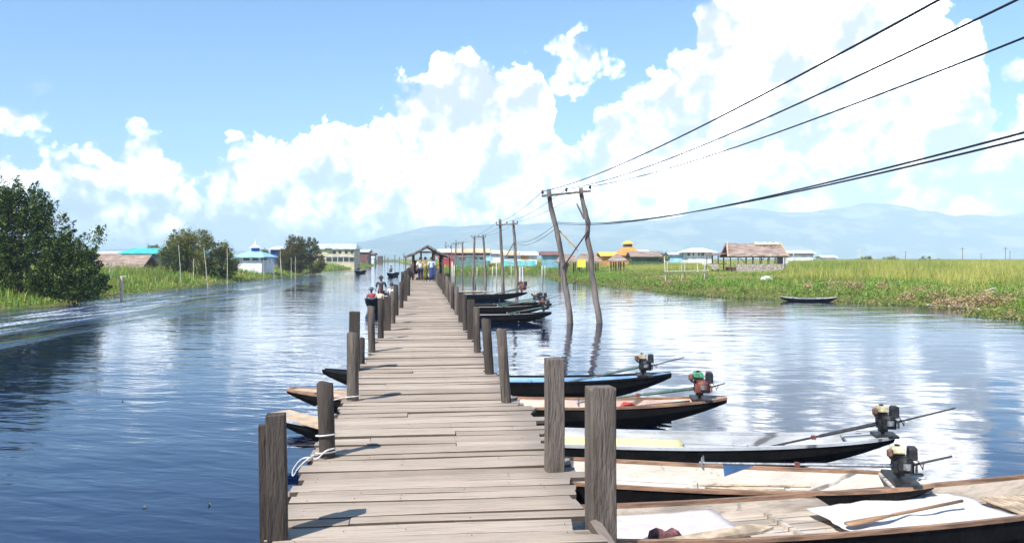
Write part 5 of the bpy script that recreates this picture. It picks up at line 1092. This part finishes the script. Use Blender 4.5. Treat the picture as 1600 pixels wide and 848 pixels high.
def person(loc_, rz, label, J, shirt, lower, hair=None, hat=None, group=None, longyi=False, longhair=False, scale=1., bag=None, sleeve=True):
    """J: joint name -> (x, y, z); the person faces local -y"""
    root = empty('person', loc_, rz, label, 'person', group); root.scale = (scale,)*3
    n = ['pelvis', 'waist', 'chest', 'neck', 'head0', 'head1', 'crown', 'shL', 'elL', 'wrL', 'haL', 'shR', 'elR', 'wrR', 'haR', 'hiL', 'knL', 'anL', 'toL', 'hiR', 'knR', 'anR', 'toR']
    V = [J[k] for k in n]; ix = {k: i for i, k in enumerate(n)}
    E = [('pelvis', 'waist'), ('waist', 'chest'), ('chest', 'neck'), ('neck', 'head0'), ('head0', 'head1'), ('head1', 'crown')]
    for s in 'LR': E += [('chest', 'sh'+s), ('sh'+s, 'el'+s), ('el'+s, 'wr'+s), ('wr'+s, 'ha'+s), ('pelvis', 'hi'+s), ('hi'+s, 'kn'+s), ('kn'+s, 'an'+s), ('an'+s, 'to'+s)]
    rad = dict(pelvis=(.13, .10), waist=(.115, .085), chest=(.135, .10), neck=.052, head0=.062, head1=.088, crown=.07, sh=.055, el=.038, wr=.026, ha=.030, hi=.085, kn=.054, an=.036, to=.03)
    body = skinmesh('body', V, [(ix[a], ix[b_]) for a, b_ in E], [rad.get(k, rad.get(k[:2])) for k in n], M_skin, root)
    # fingers and thumb, nose and ears belong to the body's own shape
    det = MB()
    for s in 'LR':
        h0, w0 = Vector(J['ha'+s]), Vector(J['wr'+s]); dr = (h0-w0).normalized(); sd = dr.cross(Vector((0, 1, 0))); sd = sd.normalized() if sd.length > .1 else Vector((1, 0, 0))
        for k in range(4):
            b0 = h0+sd*((k-1.5)*.017)+dr*.015; l_ = (.060, .072, .068, .052)[k]; det.tube([b0, b0+dr*l_*.55, b0+dr*l_+Vector((0, -.012, 0))], [.009, .008, .006], 5)
        det.tube([h0+sd*.03-dr*.01, h0+sd*.05+dr*.025, h0+sd*.045+dr*.05], [.010, .009, .007], 5)
    hd = Vector(J['head1']); up = (Vector(J['crown'])-Vector(J['head0'])).normalized(); fw = Vector(J.get('face', (0, -1, 0))).normalized(); sd = up.cross(fw).normalized()
    det.tube([hd+fw*.075-up*.0, hd+fw*.105-up*.03], [.012, .016], 6)
    for s in (-1, 1): det.tube([hd+sd*s*.08-up*.02, hd+sd*s*.092+up*.015], [.014, .012], 6)
    bm_ = bmesh.new(); bm_.from_mesh(body.data); tmp = bpy.data.meshes.new('t'); tmp.from_pydata(det.v, [], det.f); bm_.from_mesh(tmp); bm_.to_mesh(body.data); bm_.free(); bpy.data.meshes.remove(tmp)
    ey = MB()
    for s in (-1, 1): ey.lathe([(.002, -.008), (.009, 0), (.002, .008)], hd+fw*.082+sd*s*.03+up*.005, 6)
    eo = ey.build('eyes', M_hair, root); mo = MB(); mo.bar(hd+fw*.083-sd*.022-up*.055, hd+fw*.083+sd*.022-up*.055, .01); mo.build('mouth', M_redcl, root)
    # clothing
    keys = ['pelvis', 'waist', 'chest', 'shL', 'elL', 'shR', 'elR'] if sleeve else ['pelvis', 'waist', 'chest', 'shL', 'shR']
    Vs = {k: J[k] for k in keys}; Vs['collar'] = tuple(Vector(J['chest']).lerp(Vector(J['neck']), .75))
    if sleeve:
        for s in 'LR': Vs['el'+s] = tuple(Vector(J['sh'+s]).lerp(Vector(J['el'+s]), sleeve if sleeve is not True else .75))
    ks = list(Vs); es = [('pelvis', 'waist'), ('waist', 'chest'), ('chest', 'collar'), ('chest', 'shL'), ('chest', 'shR')]+([('shL', 'elL'), ('shR', 'elR')] if sleeve else [])
    rr_ = dict(pelvis=(.155, .125), waist=(.145, .11), chest=(.160, .122), collar=.065, shL=.072, shR=.072, elL=.058, elR=.058)
    skinmesh('shirt', [Vs[k] for k in ks], [(ks.index(a), ks.index(b_)) for a, b_ in es], [rr_[k] for k in ks], shirt, root)
    if longyi:
        pe = Vector(J['pelvis']); an = (Vector(J['anL'])+Vector(J['anR']))/2; kn_ = (Vector(J['knL'])+Vector(J['knR']))/2; mb = MB(); spread = abs(J['anL'][1]-J['anR'][1])
        mb.tube([pe+Vector((0, 0, .05)), pe, kn_, an+Vector((0, 0, .10))], [.135, .165, .16, .15+spread*.25], 12, rough=.06); mb.build('longyi', lower, root, True)
    else:
        Vt = {'pelvis': J['pelvis']}; et = []
        for s in 'LR':
            for k in ('hi', 'kn'): Vt[k+s] = J[k+s]
            Vt['an'+s] = tuple(Vector(J['kn'+s]).lerp(Vector(J['an'+s]), .9)); et += [('pelvis', 'hi'+s), ('hi'+s, 'kn'+s), ('kn'+s, 'an'+s)]
        ks = list(Vt); rr_ = dict(pelvis=(.15, .12), hi=.105, kn=.075, an=.06); skinmesh('trousers', [Vt[k] for k in ks], [(ks.index(a), ks.index(b_)) for a, b_ in et], [rr_.get(k, rr_.get(k[:2])) for k in ks], lower, root)
    hb_ = MB(); c_ = hd+up*.035-fw*.018; L_ = 7
    rings = []
    for i in range(L_): 
        ph = i/(L_-1)*math.pi*.62; rings.append((math.sin(ph)*.104+.002, math.cos(ph)*.104))
    vs2 = [c_+(sd*math.cos(t_)+fw*math.sin(t_)*1.08)*r_+up*z_ for r_, z_ in rings for t_ in [2*math.pi*k/12 for k in range(12)]]
    # hairline sits higher over the face
    vs2 = [v_+up*.05*max(0, (v_-c_).dot(fw))/.1*(1 if (v_-c_).dot(up) < .04 else 0) for v_ in vs2]
    hb_.add(vs2, [(i*12+k, i*12+(k+1) % 12, (i+1)*12+(k+1) % 12, (i+1)*12+k) for i in range(L_-1) for k in range(12)])
    if longhair: hb_.tube([c_-fw*.03+up*.02, c_-fw*.07-up*.12, c_-fw*.06-up*.28], [.085, .09, .05], 9, flat=.8)
    hb_.build('hair', hair or M_hair, root, True)
    if hat:
        q = MB(); q.lathe([(.20, -.012), (.20, 0), (.11, .02), (.105, .09), (.07, .12), (.01, .125)], hd+up*.055, 14); q.build('hat', hat, root, True)
    return root
def stand(step=0., armf=0., side=.19, bend=0.):
    J = dict(pelvis=(0, 0, .90), waist=(0, 0, 1.05), chest=(0, -bend*.5, 1.27), neck=(0, -bend*.8, 1.42), head0=(0, -bend-.01, 1.47), head1=(0, -bend-.02, 1.55), crown=(0, -bend-.01, 1.61))
    for s, sg in (('L', 1), ('R', -1)):
        st_ = step*sg
        J.update({'sh'+s: (sg*side, -bend*.5, 1.345), 'el'+s: (sg*(side+.05), .03+st_*.25, 1.08), 'wr'+s: (sg*(side+.06), -.06-armf+st_*.5, .87+armf*.6), 'ha'+s: (sg*(side+.06), -.09-armf+st_*.55, .81+armf*.7),
                  'hi'+s: (sg*.09, 0, .84), 'kn'+s: (sg*.10, -.04-st_*.5, .47), 'an'+s: (sg*.10, .02-st_, .08), 'to'+s: (sg*.11, -.11-st_, .03)})
    return J
def sit(h=.30, back=.12, knee=.30, arms='lap'):
    """seated low, legs forward (-y)"""
    J = dict(pelvis=(0, 0, h), waist=(0, back*.4, h+.16), chest=(0, back*.9, h+.38), neck=(0, back, h+.54), head0=(0, back-.02, h+.60), head1=(0, back-.03, h+.68), crown=(0, back-.02, h+.74))
    for s, sg in (('L', 1), ('R', -1)):
        J.update({'sh'+s: (sg*.18, back*.9, h+.46), 'el'+s: (sg*.25, back-.08, h+.22), 'wr'+s: (sg*.14, -.20, h+.13), 'ha'+s: (sg*.10, -.26, h+.11),
                  'hi'+s: (sg*.10, -.06, h), 'kn'+s: (sg*.13, -.40, h+.10+knee*.5), 'an'+s: (sg*.12, -.66, h-.14), 'to'+s: (sg*.12, -.78, h-.13)})
    return J
M_navy = clo('navy_cloth', (.015, .018, .06)); M_shw = clo('white_shirt', (.75, .74, .72), .06); M_shb = clo('pale_blue_shirt', (.55, .66, .80), .06); M_olive = clo('olive_patterned_cloth', (.16, .15, .03), .6, 26); M_pat = clo('yellow_flowered_cloth', (.52, .42, .18), .8, 22, c2=(.10, .09, .04))
M_dkblue = clo('deep_blue_cloth', (.02, .05, .16)); M_grey = clo('dark_grey_jacket', (.055, .055, .065)); M_red = clo('red_shirt', (.35, .05, .06)); M_teal = clo('teal_trousers', (.03, .16, .22)); M_beige = clo('beige_top', (.58, .46, .36)); M_orange = clo('orange_cloth', (.85, .30, .08)); M_plum = clo('plum_cloth', (.10, .02, .06)); M_slate = clo('slate_cloth', (.08, .11, .15)); M_straw = mat('straw_hat', (.35, .32, .24), .9, .3, 10)
def on_pier(px, v): 
    x_, y_ = W(px, v, DK); return (x_, y_, DK)
fa = math.pi+pa
person(on_pier(657, 440), fa-.06, 'person in a white shirt and navy trousers walking away on the pier, leftmost of three', stand(.16), M_shw, M_navy, sleeve=.95)
person(on_pier(664.5, 440), fa+.04, 'person in yellow flowered clothes with an olive longyi walking away between two others', stand(-.12), M_pat, M_olive, longyi=True, sleeve=.9)
person(on_pier(674.5, 440), fa, 'person in a pale blue shirt and dark blue longyi walking away, rightmost of three', stand(.14, side=.20), M_shb, M_dkblue, longyi=True, sleeve=1.)
tb = MB(); tb.box((0, 0, 0), (.36, .16, .42)); o = tb.build('shoulder_bag', M_dkblue, None, bevel=.04); p_ = on_pier(680, 440); o.location = (p_[0], p_[1]-.02, DK+.62); tag(o, 'dark blue bag hanging at the right side of the rightmost walker', 'bag')
def bench_person(x_, y_, rz, label, *a, **k):
    q = sh_.matrix_world if False else Matrix.Translation(sh_.location) @ Matrix.Rotation(pa, 4, 'Z'); v_ = q @ Vector((cxl+x_, y_, .47-.30+.12)); return person(tuple(v_), pa+rz, label, *a, **k)
bench_person(-hw*.52, -1.6, math.pi/2, 'person in plum clothes seated on the left bench of the shelter', sit(.30, .04, .0), M_plum, M_navy)
bench_person(-hw*.50, .4, math.pi/2, 'person in dark slate clothes seated farther in on the left bench of the shelter', sit(.30, .04, .0), M_slate, M_navy)
bench_person(hw*.55, -1.0, -math.pi/2, 'person in slate blue clothes seated on the right bench of the shelter', sit(.30, .04, .0), M_slate, M_dkblue)
# passenger boat coming along the left side of the pier
s0, s1 = W(577, 489), W(611, 474)
PB = boat(s1[0]-.3, s1[1]+.9, s0[0], s0[1]+.5, 1.3, M_hullblue, M_ingrey, M_pole, 'dark teal passenger boat with people aboard passing left of the pier', gun=.50, tip=.24, group=None, blunt=.24, name='passenger_boat', floorz=.04)
# its wide bow points to the camera: persons face the bow
ba = PB[2]; face = ba+math.pi/2
def aboard(x, y, z): return on(PB, x, y, z)
Lp = PB[1]
person(aboard(Lp/2-2.0, -.22, .06), face+.1, 'seated person in a red shirt and teal trousers at the left of the passenger boat', sit(.32, .16, .2), M_red, M_teal, hat=M_slate)
person(aboard(Lp/2-1.5, .22, .06), face-.35, 'seated person with long red brown hair and a beige top in the passenger boat', sit(.34, .22, .25), M_beige, M_beige, hair=M_hairbr, longhair=True)
o = sheet('orange_cloth', PB, Lp/2-1.0, .05, .40, .55, .5, .3, M_orange, 'bright orange cloth over the lap of the long haired person', 'cloth', .05, .03, rag=.06)
Jst = stand(.05, .16, side=.21); 
person(aboard(Lp/2-3.1, .18, .07), face, 'standing person in a dark grey jacket and round hat in the passenger boat', Jst, M_grey, M_navy, hat=mat('dark_hat', (.04, .04, .045), .9, .2, 9), scale=1.02, sleeve=1.)
person(aboard(-Lp/2+1.3, .32, .10), face, 'seated person in a white shirt and dark hat at the stern of the passenger boat', sit(.34, .1, .2), M_shw, M_navy, hat=MATS['dark_hat'])
mb = MB(); mb.tube([(0, 0, 0), (.35, .3, 1.1)], .022, 6); root = empty('oar', aboard(Lp/2-3.2, .50, .15), ba, 'pale oar held beside the standing boatman', 'oar'); mb.build('shaft', M_bam, root); mb = MB(); mb.box((-.05, -.04, -.25), (.03, .14, .5)); mb.build('blade', M_bam, root)
for k, (px_, v_, lb, lb2) in enumerate(((556, 428.5, 'small dark motor boat far out in the channel, left of the other small one', 'dark clothed person steering the far left small boat'), (607, 433, 'small dark motor boat in the channel closer than the left small one', 'dark clothed person sitting upright in the closer small boat'))):
    x_, y_ = W(px_, v_); bt = boat(x_+.5, y_+6, x_, y_, 1.15, M_hull, M_hull, M_hull, lb, gun=.42, tip=.2, group='small boats far out in the channel', blunt=.22, name='motor_boat', floorz=.25)
    person(on(bt, bt[1]/2-1.6, 0, .4), bt[2]+math.pi/2, lb2, sit(.45, .05, .1), M_grey, M_navy, hat=MATS['dark_hat'])
# tiny floating weeds near the camera on the left
for (px_, v_, lb) in ((226, 793, 'tiny floating weed sprig in the dark water at the lower left'), (191, 627, 'small green floating sprig in the left water'), (327, 789, 'tiny pale floating flake left of the foreground post')):
    x_, y_ = W(px_, v_); mb = MB()
    for k in range(5):
        a = random.uniform(0, 6.28); e_ = Vector((math.cos(a)*.05, math.sin(a)*.05, random.uniform(.01, .06))); s_v = Vector((-math.sin(a), math.cos(a), 0))*.012
        mb.add([Vector((0, 0, .002))-s_v, Vector((0, 0, .002))+s_v, e_+s_v*.5, e_-s_v*.5, Vector((0, 0, -.004))], [(0, 1, 2, 3), (0, 3, 4), (1, 4, 2), (2, 4, 3), (0, 4, 1)])
    o = mb.build('floating_sprig', M_grass if 'green' in lb else M_hya, None); o.location = (x_, y_, .0); o.scale = (.6, .6, .6); tag(o, lb, 'water weed')
